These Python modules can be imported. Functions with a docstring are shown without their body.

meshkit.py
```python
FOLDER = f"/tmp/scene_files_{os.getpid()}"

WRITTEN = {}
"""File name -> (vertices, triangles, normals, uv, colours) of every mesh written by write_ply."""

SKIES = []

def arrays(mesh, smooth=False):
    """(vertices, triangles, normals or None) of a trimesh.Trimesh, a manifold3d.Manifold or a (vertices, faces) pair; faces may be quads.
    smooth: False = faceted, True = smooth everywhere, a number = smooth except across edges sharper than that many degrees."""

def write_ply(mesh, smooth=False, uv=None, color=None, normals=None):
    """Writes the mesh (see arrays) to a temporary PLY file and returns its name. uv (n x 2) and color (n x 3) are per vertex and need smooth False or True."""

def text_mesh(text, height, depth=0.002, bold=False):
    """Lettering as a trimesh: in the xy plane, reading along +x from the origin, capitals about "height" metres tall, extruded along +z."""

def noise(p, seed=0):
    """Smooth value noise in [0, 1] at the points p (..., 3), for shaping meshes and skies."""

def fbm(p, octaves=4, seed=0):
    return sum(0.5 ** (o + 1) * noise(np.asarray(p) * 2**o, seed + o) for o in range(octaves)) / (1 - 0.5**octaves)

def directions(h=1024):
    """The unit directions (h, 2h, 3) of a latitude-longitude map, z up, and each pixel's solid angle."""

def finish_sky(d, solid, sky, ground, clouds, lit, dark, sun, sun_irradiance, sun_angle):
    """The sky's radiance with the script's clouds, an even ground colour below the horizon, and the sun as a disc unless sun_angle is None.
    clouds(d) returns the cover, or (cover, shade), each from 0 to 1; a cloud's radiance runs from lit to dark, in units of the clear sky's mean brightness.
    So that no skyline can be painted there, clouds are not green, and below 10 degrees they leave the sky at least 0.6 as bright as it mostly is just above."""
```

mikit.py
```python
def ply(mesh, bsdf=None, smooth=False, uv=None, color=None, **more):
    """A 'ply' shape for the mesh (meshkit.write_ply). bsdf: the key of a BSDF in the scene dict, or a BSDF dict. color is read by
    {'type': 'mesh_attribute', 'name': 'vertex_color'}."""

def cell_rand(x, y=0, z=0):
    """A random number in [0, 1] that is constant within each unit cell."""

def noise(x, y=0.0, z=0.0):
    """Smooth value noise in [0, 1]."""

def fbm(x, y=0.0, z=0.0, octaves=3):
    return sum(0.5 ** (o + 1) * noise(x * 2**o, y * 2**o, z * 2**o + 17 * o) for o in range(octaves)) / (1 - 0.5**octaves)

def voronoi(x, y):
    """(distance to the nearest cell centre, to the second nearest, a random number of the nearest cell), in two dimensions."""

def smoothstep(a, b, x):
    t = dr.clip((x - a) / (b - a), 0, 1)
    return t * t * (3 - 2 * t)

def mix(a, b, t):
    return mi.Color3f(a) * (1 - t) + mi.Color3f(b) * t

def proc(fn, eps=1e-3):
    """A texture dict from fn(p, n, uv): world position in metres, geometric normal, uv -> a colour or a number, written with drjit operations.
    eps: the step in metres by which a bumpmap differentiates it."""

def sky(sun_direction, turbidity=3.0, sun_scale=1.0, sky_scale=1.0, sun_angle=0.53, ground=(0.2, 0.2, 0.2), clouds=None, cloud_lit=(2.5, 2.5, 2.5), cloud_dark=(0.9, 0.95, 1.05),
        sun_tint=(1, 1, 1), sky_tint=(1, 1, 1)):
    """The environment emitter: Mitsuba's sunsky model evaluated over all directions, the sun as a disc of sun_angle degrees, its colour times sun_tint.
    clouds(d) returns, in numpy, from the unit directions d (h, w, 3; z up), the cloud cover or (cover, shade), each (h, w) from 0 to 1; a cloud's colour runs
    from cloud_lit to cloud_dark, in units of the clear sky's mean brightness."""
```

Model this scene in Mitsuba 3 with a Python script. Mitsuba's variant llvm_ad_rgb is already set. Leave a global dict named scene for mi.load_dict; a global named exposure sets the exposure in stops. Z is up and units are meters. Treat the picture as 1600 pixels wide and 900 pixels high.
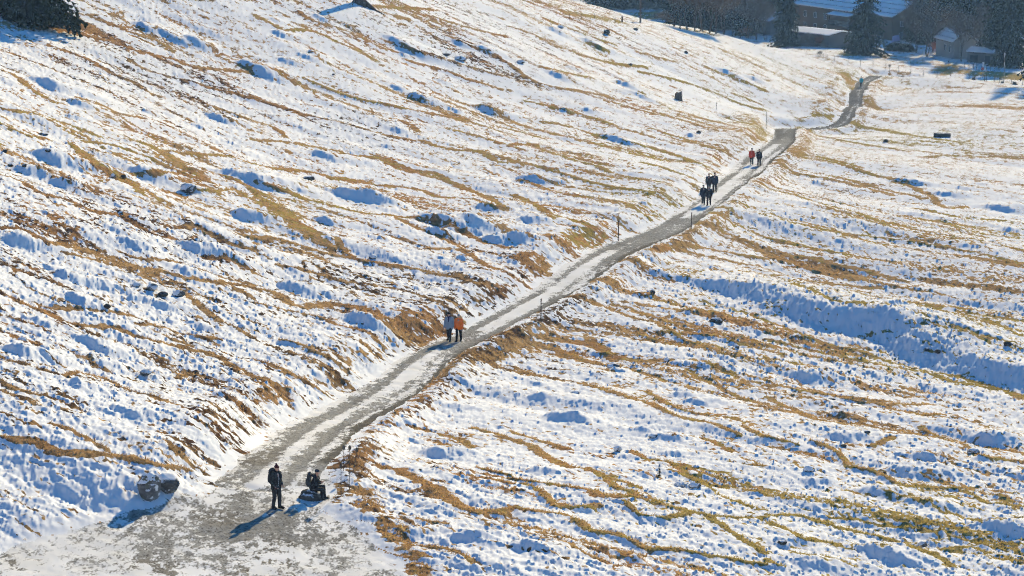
import math, numpy as np, trimesh, mitsuba as mi, drjit as dr, manifold3d as m3
import mikit, meshkit
from mikit import proc, noise, fbm, smoothstep, mix, voronoi
from scipy.interpolate import RBFInterpolator
from scipy.ndimage import map_coordinates, gaussian_filter
from scipy.spatial import cKDTree
import shapely, shapely.geometry as sg

# ---------------------------------------------------------------- camera, sky, exposure
CAM_H = 74.0
PITCH = math.radians(11.6)
FOC = 4500.0                                   # focal length in pixels of a 1600 px wide picture
SUN_AZ, SUN_EL = math.radians(16.0), math.radians(17.5)
SUN = np.array([math.sin(SUN_AZ) * math.cos(SUN_EL), math.cos(SUN_AZ) * math.cos(SUN_EL), math.sin(SUN_EL)])
T = mi.ScalarTransform4f
FWD = np.array([0, math.cos(PITCH), -math.sin(PITCH)])
UP = np.array([0, math.sin(PITCH), math.cos(PITCH)])
CAM = np.array([0, 0, CAM_H])
exposure = 2.85
scene = {'type': 'scene',
         'camera': {'type': 'perspective', 'fov': math.degrees(2 * math.atan(800 / FOC)), 'fov_axis': 'x',
                    'near_clip': 1.0, 'far_clip': 6000.0,
                    'to_world': T().look_at(origin=CAM.tolist(), target=(CAM + FWD * 100).tolist(), up=[0, 0, 1]),
                    'medium': {'type': 'ref', 'id': 'air'}},
         'sun_and_sky': mikit.sky(SUN.tolist(), turbidity=3.0, sun_scale=1.0, sun_tint=(0.915, 1.07, 1.262), sky_scale=0.40, ground=(0.3, 0.32, 0.36),
                          sky_tint=(0.22, 1.06, 1.95))}
labels = {}
scene['air'] = {'type': 'homogeneous', 'albedo': {'type': 'rgb', 'value': [0.95, 0.95, 0.95]}, 'sigma_t': {'type': 'rgb', 'value': [0.00006, 0.000105, 0.00017]}}
rng = np.random.default_rng(7)

def struct(key, label, kind='structure', category=None):
    labels[key] = {'label': label, 'kind': kind}
    if category: labels[key]['category'] = category

# ---------------------------------------------------------------- fast 2-D noise for the ground
_perm = np.random.default_rng(3).permutation(65536).astype(np.float32) / 65535.0
def vn(x, y, seed=0):
    xi, yi = np.floor(x), np.floor(y)
    tx, ty = (x - xi).astype(np.float32), (y - yi).astype(np.float32)
    tx, ty = tx * tx * tx * (tx * (tx * 6 - 15) + 10), ty * ty * ty * (ty * (ty * 6 - 15) + 10)
    xi, yi = xi.astype(np.int64), yi.astype(np.int64)
    def hsh(a, b): return _perm[((a * 73856093) ^ (b * 19349663) ^ (seed * 83492791)) & 65535]
    a, b, c, d = hsh(xi, yi), hsh(xi + 1, yi), hsh(xi, yi + 1), hsh(xi + 1, yi + 1)
    return (a + (b - a) * tx) * (1 - ty) + (c + (d - c) * tx) * ty
def vfbm(x, y, octs=3, seed=0):
    s = 0; w = 0
    for o in range(octs):
        s = s + 0.5 ** o * vn(x * 2 ** o + 31.7 * o, y * 2 ** o - 17.3 * o, seed + o); w += 0.5 ** o
    return s / w
def sstep(a, b, x):
    t = np.clip((x - a) / (b - a), 0, 1); return t * t * (3 - 2 * t)

# ---------------------------------------------------------------- the lie of the land
# survey points: the direction to each as a pixel of the photograph, and its distance in metres
def ray(px, py):
    px, py = np.asarray(px, float), np.asarray(py, float)
    return FWD + ((px - 800) / FOC)[..., None] * np.array([1.0, 0, 0]) - ((py - 450) / FOC)[..., None] * UP
def at(px, py, Z): return CAM + np.asarray(Z, float)[..., None] * ray(px, py)

SURVEY = [(432,797,113.6),(330,850,108.5),(120,880,105),(500,790,115),(600,900,106),(500,668,141),(612,600,157),(705,535,173),(840,460,193),
 (940,400,211),(1040,365,229),(1100,316,250),(1150,275,278),(1178,258,296),(1225,215,345),(1232,187,378),(1314,176,432),(1340,145,482),(1350,128,512),(1378,119,540),
 (0,830,108),(0,600,127),(0,462,150),(0,300,182),(0,150,222),(0,0,275),(300,0,302),(563,8,330),(300,300,205),(400,500,165),(600,300,235),(800,150,310),(250,650,128),
 (1600,900,120),(1600,750,142),(1600,600,181),(1600,450,224),(1600,300,293),(1600,200,378),(1600,140,465),(1450,165,430),(1450,124,520),(1600,118,545),
 (1000,900,112),(1300,900,116),(1000,650,152),(1300,650,160),(1000,500,188),(1300,450,222),(1300,300,283),(1000,250,280),
 (1300,92,545),(1200,78,500),(1100,64,462),(1000,39,432),(900,20,410),(780,0,388),(1000,130,360),(1200,120,430),(1100,200,320),
 (1500,104,575),(1600,96,590),(1400,88,590),(1250,74,600)]
sv = np.array(SURVEY, float)
ctrl = at(sv[:, 0], sv[:, 1], sv[:, 2])
extra = np.array([(0,0,CAM_H-1.7),(0,25,CAM_H-12.5),(0,60,CAM_H-25),(-60,40,CAM_H-14),(60,40,CAM_H-28),(-90,120,CAM_H-18),(-110,240,CAM_H-10),
 (-100,340,CAM_H-14),(-60,420,CAM_H-32),(90,180,CAM_H-52),(120,300,CAM_H-60),(130,450,CAM_H-70),(40,600,0.8),(100,640,0.6),(0,640,0.5),(-60,600,0.8),(180,640,0.5),(-140,640,1.5),
 (0,760,0.0),(100,760,0),(-120,760,0.5),(220,760,0.5),(0,1000,2),(200,1000,2),(-200,1000,3),(250,500,0.5),(-220,500,24),(-260,250,70),(260,200,8),(0,-60,CAM_H+10),(-200,-60,CAM_H+40),(200,-60,CAM_H-30)], float)
pts = np.vstack([ctrl, extra])
GX0, GX1, GY0, GY1, GS = -280.0, 280.0, -60.0, 1000.0, 0.5
nx, ny = int((GX1 - GX0) / GS) + 1, int((GY1 - GY0) / GS) + 1
cx_, cy_ = np.linspace(GX0, GX1, 141), np.linspace(GY0, GY1, 266)
coarse = RBFInterpolator(pts[:, :2], pts[:, 2], kernel='thin_plate_spline', smoothing=2.0)(np.stack(np.meshgrid(cx_, cy_, indexing='ij'), -1).reshape(-1, 2)).reshape(141, 266)
gx, gy = np.linspace(GX0, GX1, nx), np.linspace(GY0, GY1, ny)
XX, YY = np.meshgrid(gx, gy, indexing='ij')
BASE = map_coordinates(coarse, [(XX - GX0) / 4.0, (YY - GY0) / 4.0], order=3, mode='nearest')
LAND = BASE.copy()
def land(x, y, grid=None, order=1):
    x, y = np.asarray(x, float), np.asarray(y, float)
    z = map_coordinates(LAND if grid is None else grid, [(np.atleast_1d(x) - GX0) / GS, (np.atleast_1d(y) - GY0) / GS], order=order, mode='nearest')
    return z if x.ndim else float(z[0])
_ts = np.concatenate([np.arange(70, 300, 0.3), np.arange(300, 1000, 0.8)])
def ground(px, py, grid=None):
    """the points where the sight lines meet the land"""
    px, py = np.atleast_1d(np.asarray(px, float)), np.atleast_1d(np.asarray(py, float))
    r = ray(px, py); out = np.zeros((len(px), 3))
    for i in range(len(px)):
        p = CAM + _ts[:, None] * r[i]
        d = p[:, 2] - land(p[:, 0], p[:, 1], grid)
        k = np.argmax(d < 0)
        if d[k] >= 0: k = len(_ts) - 1
        t = _ts[k] if k == 0 else _ts[k - 1] + (_ts[k] - _ts[k - 1]) * d[k - 1] / (d[k - 1] - d[k])
        out[i] = CAM + t * r[i]
    return out
# ---------------------------------------------------------------- surveyed features of the slope (directions in photograph pixels)
MOUNDS = """225,38,22,8 270,57,28,8 300,65,20,6 395,102,26,10 75,132,28,12 120,168,18,7 108,183,10,7 340,182,22,7 310,200,15,6 230,180,12,6
483,11,12,4 500,28,14,5 430,33,14,4 541,39,14,5 630,68,36,9 718,64,15,6 760,78,22,6 628,83,9,5 488,90,12,6 478,95,14,5 448,98,15,6 412,115,20,8 655,155,26,10 620,140,15,6 760,165,25,12
710,175,10,5 690,125,15,6 435,55,15,8 620,205,10,5 870,48,18,5 925,65,22,7 955,80,6,3 1140,112,26,5 1175,118,18,5 975,130,18,8 870,118,20,6 895,108,15,5 1000,152,30,5 970,145,15,4 875,168,15,5
916,171,9,5 1075,210,10,5 1110,209,7,4 960,216,35,8 880,213,10,4 1130,180,15,6 1035,190,12,4 75,242,28,18 35,265,18,8 95,285,14,10 220,263,18,10 300,290,13,9 370,271,28,14 300,265,8,6 275,232,10,5
360,228,15,5 20,380,20,12 180,370,25,11 205,392,18,8 310,388,32,16 380,325,20,12 105,432,18,13 75,420,15,8 285,430,20,6 500,245,24,10 410,285,22,11 545,308,32,12 580,318,20,8 690,342,46,18 740,352,30,10
770,370,22,11 510,340,24,9 590,370,14,4 680,365,18,8 460,440,30,12 760,330,20,7 720,405,10,4 600,228,7,4 855,261,13,6 830,275,20,10 820,350,20,10 810,375,15,10 1005,325,10,6 900,365,10,6
1272,283,13,5 1420,285,30,8 1470,305,26,7 1500,297,15,4 1530,290,10,4 1560,325,30,8 1475,343,15,6 1448,327,10,4 1575,358,18,5 1310,317,15,3 120,475,25,9 150,478,12,6 205,465,10,8 245,475,14,10
60,508,25,10 145,540,42,15 30,560,25,18 75,560,20,15 140,570,40,11 200,575,20,8 118,613,25,9 228,597,15,11 280,612,14,8 300,622,25,8 345,635,20,6 200,655,20,6 310,510,15,8
555,505,26,10 580,518,20,8 515,522,8,4 552,566,10,8 500,590,15,8 510,605,20,7 470,630,8,6 455,610,10,6 690,635,20,8 1000,462,14,8 1075,492,15,6 1095,535,13,5 960,582,8,5 1095,583,26,8
875,655,26,12 900,665,20,6 1060,625,20,6 1080,635,18,6 1005,670,12,5 930,590,10,4 940,555,15,5 840,625,15,6 1115,500,10,5 1250,530,16,7 1440,490,20,6 1255,595,26,11 1310,655,20,7 1560,655,15,7 1465,668,13,6
20,750,10,9 35,765,15,11 45,790,11,9 70,785,12,10 105,790,14,10 80,738,9,5 130,755,11,6 135,785,9,7 330,695,12,4 10,800,12,9 60,760,10,7 95,765,11,7 25,730,11,6 680,706,22,11 640,690,12,6
670,800,15,9 700,810,10,6 635,835,18,8 690,850,15,7 730,850,20,11 755,865,12,7 790,875,10,6 580,885,15,6 835,740,15,7 860,745,10,6 975,725,15,6 1043,718,14,9 1040,695,18,6 1000,682,15,6
1000,752,12,5 1065,768,12,6 1090,775,15,7 1110,757,10,4 1070,797,15,6 830,875,30,13 945,880,15,6 985,890,14,7 1170,778,10,6 1180,695,12,6 1310,690,18,8 1420,735,36,15 1440,720,18,7 1540,688,22,11
1265,757,10,12 1375,775,32,13 1440,795,36,11 1305,797,11,5 1570,835,42,22 1380,875,46,15 1220,858,18,9 1270,895,32,9 1530,720,11,7 1440,858,9,6 1560,782,13,5"""
RAVINE = [(1050,432,8),(1090,436,20),(1130,441,30),(1200,452,46),(1260,470,50),(1310,485,52),(1380,490,62),(1430,512,54),(1480,545,42),(1540,562,42),(1600,576,46),(1660,590,46)]
# bands of bare grass along the cattle treads: width, then points
BANDS = """4 125,25 145,32 180,45 215,58 245,68 262,78 275,87|7 50,42 90,50 130,58 165,66 190,75 225,88 265,95 300,108 345,114 400,117|12 45,38 75,46 105,53 140,60|4 80,78 115,90 140,100 175,120 212,135 235,150 260,157
4 200,98 225,113 255,122 300,132 335,142 365,150 400,160|6 0,115 25,125 45,142 65,155 80,164 100,170|4 125,160 150,165 170,176 190,185 225,190|5 0,173 30,182 70,190 100,198 130,210 160,222|6 0,198 30,212 45,218 80,222|5 330,170 360,180 400,195|3 340,92 370,105 400,115
4 400,28 425,42 450,52 475,50 500,57 525,70 550,80 575,92 590,102|3 465,20 500,40 520,45 560,60 590,75 620,85|7 475,125 500,137 530,148 560,157 600,166 640,175 690,185 740,196 770,206 800,215|4 400,158 440,172 480,184 520,194 560,205 600,215 650,225|9 595,20 620,28 640,33|5 575,12 620,15 680,18|3 600,65 640,80 680,90 720,103 760,115 800,125
4 400,195 430,205 450,225|3 615,190 640,200 655,212|3 640,100 690,112 740,130 800,145|3 700,60 760,85 800,105|3 800,45 830,55 860,70 900,85 930,95 970,103 1010,107|4 920,70 950,82|3 850,108 890,118 930,126|3 800,105 835,130 870,140 920,148 960,158|3 1100,105 1150,125 1200,145|3 1000,115 1060,128 1120,148 1170,168 1200,175
3 820,160 870,172 920,185 960,200|3 900,145 980,170 1050,188|3 800,208 850,222|8 0,283 30,290 50,302 70,312 100,318 125,328 145,335 170,340 195,348 215,360 235,372 260,380 275,382|6 200,345 240,358 265,364 300,362 330,375 360,390 400,400|13 112,230 130,245 150,262 170,275 180,280 200,290 220,310|5 130,227 170,233 200,242 240,256 260,265 285,275 310,285 330,292
12 205,225 238,235 265,250 285,268 310,280 330,293|6 255,240 300,245 350,248 385,258 400,263|3 180,272 215,277 260,276 280,277|10 345,278 375,290 400,305 430,320|4 310,305 345,305 365,303 385,315 400,320|10 0,366 30,368 55,378 75,388 100,392 125,396 150,405 165,412 190,422 220,427 250,430 275,438 300,444 340,450 400,455|7 100,403 125,410 155,418|6 185,400 220,412 270,418 310,428 345,440 370,448 400,452|6 320,412 350,412 380,425 400,436|4 360,367 400,376
8 400,225 450,229 490,235 520,240 550,248 580,252 600,257 620,268 650,275 690,286 720,295 740,305 765,318 790,332 800,335|5 585,250 610,258 640,270 680,277 700,288 730,302|8 400,262 430,268 475,272 510,280 520,285 560,290 590,295 620,298 650,302 690,315 740,320 770,328 800,338|13 505,280 540,286 580,291|8 400,290 430,297 460,308 480,318 510,325 540,333 575,341 610,345 640,346 680,352 710,362 735,375 760,387 800,393
20 400,310 420,325 440,340 460,355 480,370 505,385 520,392|9 400,375 430,379 470,390 500,400 530,405 550,408 570,412 620,420 660,428 700,440 740,449 770,455|17 570,413 600,417 640,424|6 525,380 540,398 555,410|4 400,392 430,397 460,402 490,412 510,418|9 435,420 470,428 500,435 530,445 560,450|5 620,348 640,360 670,372 700,384 730,400 750,415 780,430|4 670,395 710,396 740,410|5 660,225 700,238 750,243 780,258 800,260
5 800,232 830,230 850,240 880,250 930,263 970,278 1010,285 1050,293|5 800,256 840,265 880,275 920,287 960,297 1000,303 1025,308|8 800,310 825,320 850,335 890,350 930,362|4 810,285 840,293 870,307 920,315|8 850,340 870,350|4 1005,258 1040,268 1090,285|4 1200,299 1240,310 1280,323 1320,333 1360,345 1390,362|5 1200,376 1240,385 1265,392 1300,398 1340,408 1400,418|4 1200,346 1250,358 1300,368 1360,374 1430,383 1490,393 1540,405 1600,418
10 1230,405 1270,410 1310,420 1350,428 1390,440 1430,446|7 1200,405 1230,415 1270,427 1320,435 1370,443|3 1400,290 1450,308 1480,330 1510,326|3 1450,248 1500,246 1550,250|3 1250,250 1300,258 1360,275 1420,290|3 1380,340 1460,350 1530,370 1600,378|9 1050,385 1100,393 1150,402 1200,410|7 1060,395 1110,408 1160,418 1220,430|6 1160,432 1230,440 1300,450 1380,458
11 0,464 20,475 45,487 70,495 85,505 110,514 145,520 180,525 205,535 225,541 260,548 290,555 320,560 345,572 370,587 390,597 420,610|6 75,490 110,494 145,499 175,500 210,503|6 215,517 245,518 275,526 310,532 345,536|5 240,525 270,540 300,550|7 285,465 310,485 345,510 370,520 385,530 400,538|10 350,452 380,465 400,478|10 0,605 15,615 35,622 70,629|7 100,600 120,594 140,596 165,603 180,612 205,622 235,630 260,640 290,648|3 275,600 300,595 330,602 355,610
13 400,460 430,465 450,480 470,487 490,487 520,482 550,487 580,495 600,510 620,530 640,545|6 400,480 440,490 470,497 500,503 530,515 570,525 590,540 600,550|8 440,537 470,545 500,560 520,570 535,580|9 400,570 430,580 460,595 490,610 510,625|16 400,600 430,615 445,635 455,650|6 560,450 600,457 640,465 680,480|7 925,478 950,490 980,502 1000,507 1020,510 1050,525 1080,540 1110,548 1150,556|6 960,485 990,492 1030,505 1060,513 1090,517|9 800,535 830,545 870,555 890,563 920,572 945,580
11 830,530 870,540 920,545 940,555 960,565 985,572 1010,574 1040,573 1080,573 1110,580 1135,592 1160,605|7 800,580 825,590 850,598|8 905,607 940,615 970,624 1000,635 1030,645 1050,655 1080,665 1110,672 1160,690|6 985,587 1010,597 1040,607 1060,612|7 1010,620 1030,630 1060,645 1100,655 1140,662 1165,672|7 1075,590 1100,605 1130,618 1160,630 1200,643|5 985,528 1020,535 1040,545|4 1040,525 1100,530 1150,533 1200,545
6 1100,481 1140,493 1170,501 1200,512 1230,523 1260,534 1295,546 1330,553 1350,559 1390,573 1440,586 1480,595 1520,605 1560,617 1600,634|7 1230,450 1270,462 1310,480 1380,483 1420,495 1460,510 1500,523 1540,537 1575,545 1600,552|8 1200,538 1240,548 1300,563 1360,575 1400,583 1450,592 1490,605 1530,612 1570,620 1600,630|6 1200,570 1260,582 1300,590|7 1200,610 1260,618 1310,628 1360,637 1400,640 1440,640 1500,650|5 1350,630 1390,645 1420,655 1470,655|8 1200,630 1240,650 1280,665 1330,672
4 1390,480 1440,485 1480,495 1530,505 1570,520 1600,535|3 1500,495 1540,502 1600,512|14 590,740 620,745 650,760 690,780 715,800 740,808 770,808 800,803|8 640,680 680,690 720,700 740,712|6 740,678 780,690 800,700|4 655,823 700,830|7 640,865 690,868 720,880 750,900|7 720,755 770,760 800,765|7 750,740 800,750|6 800,683 830,695 860,703 890,712|9 800,697 830,708 860,728 890,740 920,745 950,760 960,770 990,780 1000,787
9 800,755 840,762 880,768 920,775 950,785 980,785 1010,790 1040,800 1080,810 1120,818 1160,820 1200,818|9 820,765 850,780 870,800 900,800 940,795|9 800,803 830,808 880,815 905,825 925,840 960,843 990,857 1020,868 1050,868 1090,875 1150,885 1200,893|6 935,755 970,763 1000,775|6 990,715 1010,728 1050,735 1075,755 1100,765 1120,782 1150,795 1200,808|3 1050,735 1090,745 1140,750|7 980,795 1000,812 1040,818 1080,812 1100,812|4 895,865 920,880 945,890 960,900
4 1110,820 1140,840 1170,860 1200,880|3 1100,695 1130,710 1150,720|5 1160,675 1200,693|5 1200,690 1225,697 1250,703|8 1270,697 1310,715 1330,735 1360,741 1390,755 1420,770 1460,770 1490,770 1520,783 1540,795 1570,798 1600,803|11 1330,675 1370,685 1400,690 1440,690 1480,700|7 1480,700 1510,708 1530,720 1560,725 1600,728|8 1360,705 1400,695|5 1440,675 1470,690 1500,700|10 1200,815 1240,815 1280,825 1320,838 1370,848 1400,855 1430,868 1460,880 1490,900
6 1300,820 1340,825 1380,835 1430,838 1460,845|7 1480,870 1510,868 1550,878 1600,890|6 1200,825 1230,840 1260,855 1300,860 1320,872|5 1240,877 1280,880 1320,892 1340,900|10 1200,885 1225,900|13 0,692 20,698 60,705 90,720 130,722 170,722 210,728 240,735 260,740|8 80,675 105,682 130,695 150,705 170,718|5 300,745 270,740 220,735
2 1230,240 1290,252 1350,268|2 1280,215 1350,228 1420,240|2 1350,200 1430,215 1520,228|2 1300,280 1380,300 1450,318|2 1430,330 1500,345 1580,352|3 1240,275 1330,292 1400,312|2 850,195 900,205 950,225|2 980,225 1050,245 1100,262|3 700,205 760,222 820,240|2 1020,205 1080,225 1130,240|2 680,30 740,48 800,62|2 850,30 900,50 960,72|2 1000,85 1060,100|2 1150,150 1190,165"""
# straw-coloured banks and mottled dark grass: centre, half axes, tilt in degrees (downwards to the right), amount
PATCHES = """515,768,34,40,-50,.5 480,745,30,22,-40,.35 450,772,20,7,0,.55 1250,490,80,18,14,.36 1420,530,110,22,22,.38 75,342,85,18,25,.42 265,345,55,14,35,.42 300,385,30,8,25,.3 430,345,60,22,38,.45 150,262,40,10,42,.35 480,395,40,10,35,.3 920,378,50,20,-15,.62 835,415,36,22,30,.62 760,470,50,14,-25,.55 650,515,55,24,25,.72 690,500,40,20,15,.55
560,560,30,24,45,.45 430,625,22,30,60,.6 500,600,20,16,45,.4 700,580,50,12,-38,.62 640,640,40,12,-38,.5 600,670,34,14,-40,.45 570,720,24,20,-45,.6 575,790,22,42,-45,.85 620,845,22,50,-45,.85 655,890,20,30,-50,.8 545,755,14,30,-70,.45 690,700,40,16,25,.4
890,535,60,14,12,.6 780,560,50,14,-20,.6 1040,395,40,8,-12,.6 1080,365,26,7,-30,.5 1000,625,60,16,20,.35 1500,435,110,12,8,.33 1290,430,90,12,12,.3 1060,430,40,12,10,.4 1010,790,60,16,15,.4 1450,770,50,16,15,.35 1180,195,40,22,35,.5 1200,225,30,8,-60,.5 1240,235,14,26,-60,.5
1330,130,18,24,20,.6 1280,182,30,3,-3,.9 1360,160,10,22,-30,.7 1330,190,20,6,30,.5 1260,205,10,16,-60,.6 930,28,60,4,10,.7 1020,25,55,10,-8,.7 1090,50,40,5,10,.6 20,630,70,14,15,.4 30,650,60,14,15,.35 90,735,60,8,14,.4 110,45,50,9,14,.7 40,44,40,8,8,.8
400,200,50,14,30,.25 1400,95,60,6,5,.25 1480,108,34,7,-14,.7 1325,86,16,4,0,.9 1560,118,70,8,8,.8 150,860,70,10,-20,.25 290,730,30,8,8,.5 860,690,40,14,20,.3 960,760,60,14,25,.4 1330,560,80,14,15,.2 1100,650,90,12,16,.25"""
# the gravel path: left edge x, right edge x, y, from the lot upwards
PATH = [(330,470,760),(368,505,725),(408,538,695),(437,560,675),(510,612,640),(580,672,600),(615,697,570),(670,734,540),(722,782,520),(757,814,500),(805,860,475),(840,909,450),(870,942,425),(912,976,400),(942,1012,385),
        (982,1040,374),(1015,1067,360),(1042,1090,345),(1077,1123,320),(1105,1149,300),(1132,1181,275),(1156,1208,250),(1180,1226,235),(1200,1240,222),(1210,1243,210),(1212,1246,195),(1214,1246,186)]
PATH2 = [(1303,1319,180),(1318,1340,165),(1326,1350,150),(1334,1357,135),(1343,1364,126)]
PATH3 = [(1362,122,2.6),(1385,119.5,2.4),(1420,120,2.0)]
LOT = [(-60,905),(0,868),(60,846),(130,822),(200,806),(270,790),(318,772),(345,748),(470,752),(478,735),(510,738),(528,770),(508,792),(545,815),(580,850),(615,880),(640,905),(660,960),(-80,980)]

# path centre line in plan
cl, hw = [], []
for l, r, y in PATH:
    a, b = ground([l, r], [y, y], BASE)
    c = ground([(l + r) / 2], [y], BASE)[0]
    cl.append(c); hw.append(0.53 * abs(r - l) / FOC * (c[1] / math.cos(PITCH)))
c0 = cl[-1]
nxt = [ground([(l + r) / 2], [y], BASE)[0] for l, r, y in PATH2]
for t in (0.33, 0.66):                          # the dip behind the brow
    p = c0 + (nxt[0] - c0) * t; p[2] -= 0.6; cl.append(p); hw.append(1.3)
for p, (l, r, y) in zip(nxt, PATH2):
    cl.append(p); hw.append(0.5 * (r - l) / FOC * p[1] * 1.02)
for x, y, w in PATH3: cl.append(ground([x], [y], BASE)[0]); hw.append(w * 0.5)
cl, hw = np.array(cl), np.clip(np.array(hw), 0.95, 2.4)
from scipy.interpolate import PchipInterpolator, make_interp_spline
sl = np.concatenate([[0], np.cumsum(np.linalg.norm(np.diff(cl[:, :2], axis=0), axis=1))])
cs = np.arange(0, sl[-1], 0.4)
cline = np.stack([gaussian_filter(PchipInterpolator(sl, cl[:, k])(cs), 6, mode='nearest') for k in range(3)], 1)
chw = gaussian_filter(np.interp(cs, sl, hw), 8, mode='nearest')
_m = cl[len(PATH)] * .5 + cl[len(PATH) + 1] * .5
BASE = BASE - 1.7 * np.exp(-((XX - _m[0] - 1) / 15) ** 2 - ((YY - _m[1] - 2) / 17) ** 2)
cz = gaussian_filter(land(cline[:, 0], cline[:, 1], BASE), 12, mode='nearest')
ptree = cKDTree(cline[:, :2])
ctan = np.gradient(cline[:, :2], axis=0); ctan /= np.linalg.norm(ctan, axis=1, keepdims=True)
def path_coords(x, y):
    d, i = ptree.query(np.stack([np.ravel(x), np.ravel(y)], 1), workers=4)
    rel = np.stack([np.ravel(x), np.ravel(y)], 1) - cline[i, :2]
    side = rel[:, 0] * ctan[i, 1] - rel[:, 1] * ctan[i, 0]      # > 0 right of the path going up
    return d.reshape(np.shape(x)), (np.sign(side) * d).reshape(np.shape(x)), i.reshape(np.shape(x))

# mounds and hollows whose near faces lie in their own shade
SH = np.array([-math.sin(SUN_AZ), -math.cos(SUN_AZ)])
def add_mound(grid, c, A, h, k, near=1.7, far=11.0):
    e = np.array([1, -k]) / math.hypot(1, k); n = np.array([-k, -1]) / math.hypot(1, k)
    R = max(A * 1.3, h * far) + 2
    i0, i1 = max(0, int((c[0] - R - GX0) / GS)), min(nx, int((c[0] + R - GX0) / GS) + 2)
    j0, j1 = max(0, int((c[1] - R - GY0) / GS)), min(ny, int((c[1] + R - GY0) / GS) + 2)
    X, Y = XX[i0:i1, j0:j1] - c[0], YY[i0:i1, j0:j1] - c[1]
    r, q = X * e[0] + Y * e[1], X * n[0] + Y * n[1]
    q = q + h * 2.0 * (vfbm(X * 0.6 + c[0], Y * 0.5 + c[1], 3, 5) - 0.5) + 0.12 * r * r / max(A, .5)
    f = np.where(q < 0, 1 - sstep(0, far * h, -q), 1 - sstep(0, near * h, q))
    lat = np.clip(1 - (r / (1.25 * A)) ** 2, 0, 1) ** 1.5
    grid[i0:i1, j0:j1] += h * f * lat
md = np.array([[float(v) for v in m.split(',')] for m in MOUNDS.split()])
mg = ground(md[:, 0], md[:, 1] + md[:, 3] * 0.7, BASE)
BUMP = np.zeros_like(BASE)
for (mx, my, ma, mb), g in zip(md, mg):
    s = FOC / (g[1] * math.cos(PITCH) + 0)
    h = (2 * mb / s / 1.35 + 0.08) * (0.55 if my > 690 and mx < 240 else 1.0)
    A = ma / s
    add_mound(BUMP, g[:2], A * (1.45 if ma > 12 else 1.2), h * (0.66 if ma > 17 else 0.50), 1.1 if ma > 17 else 0.9)
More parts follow.
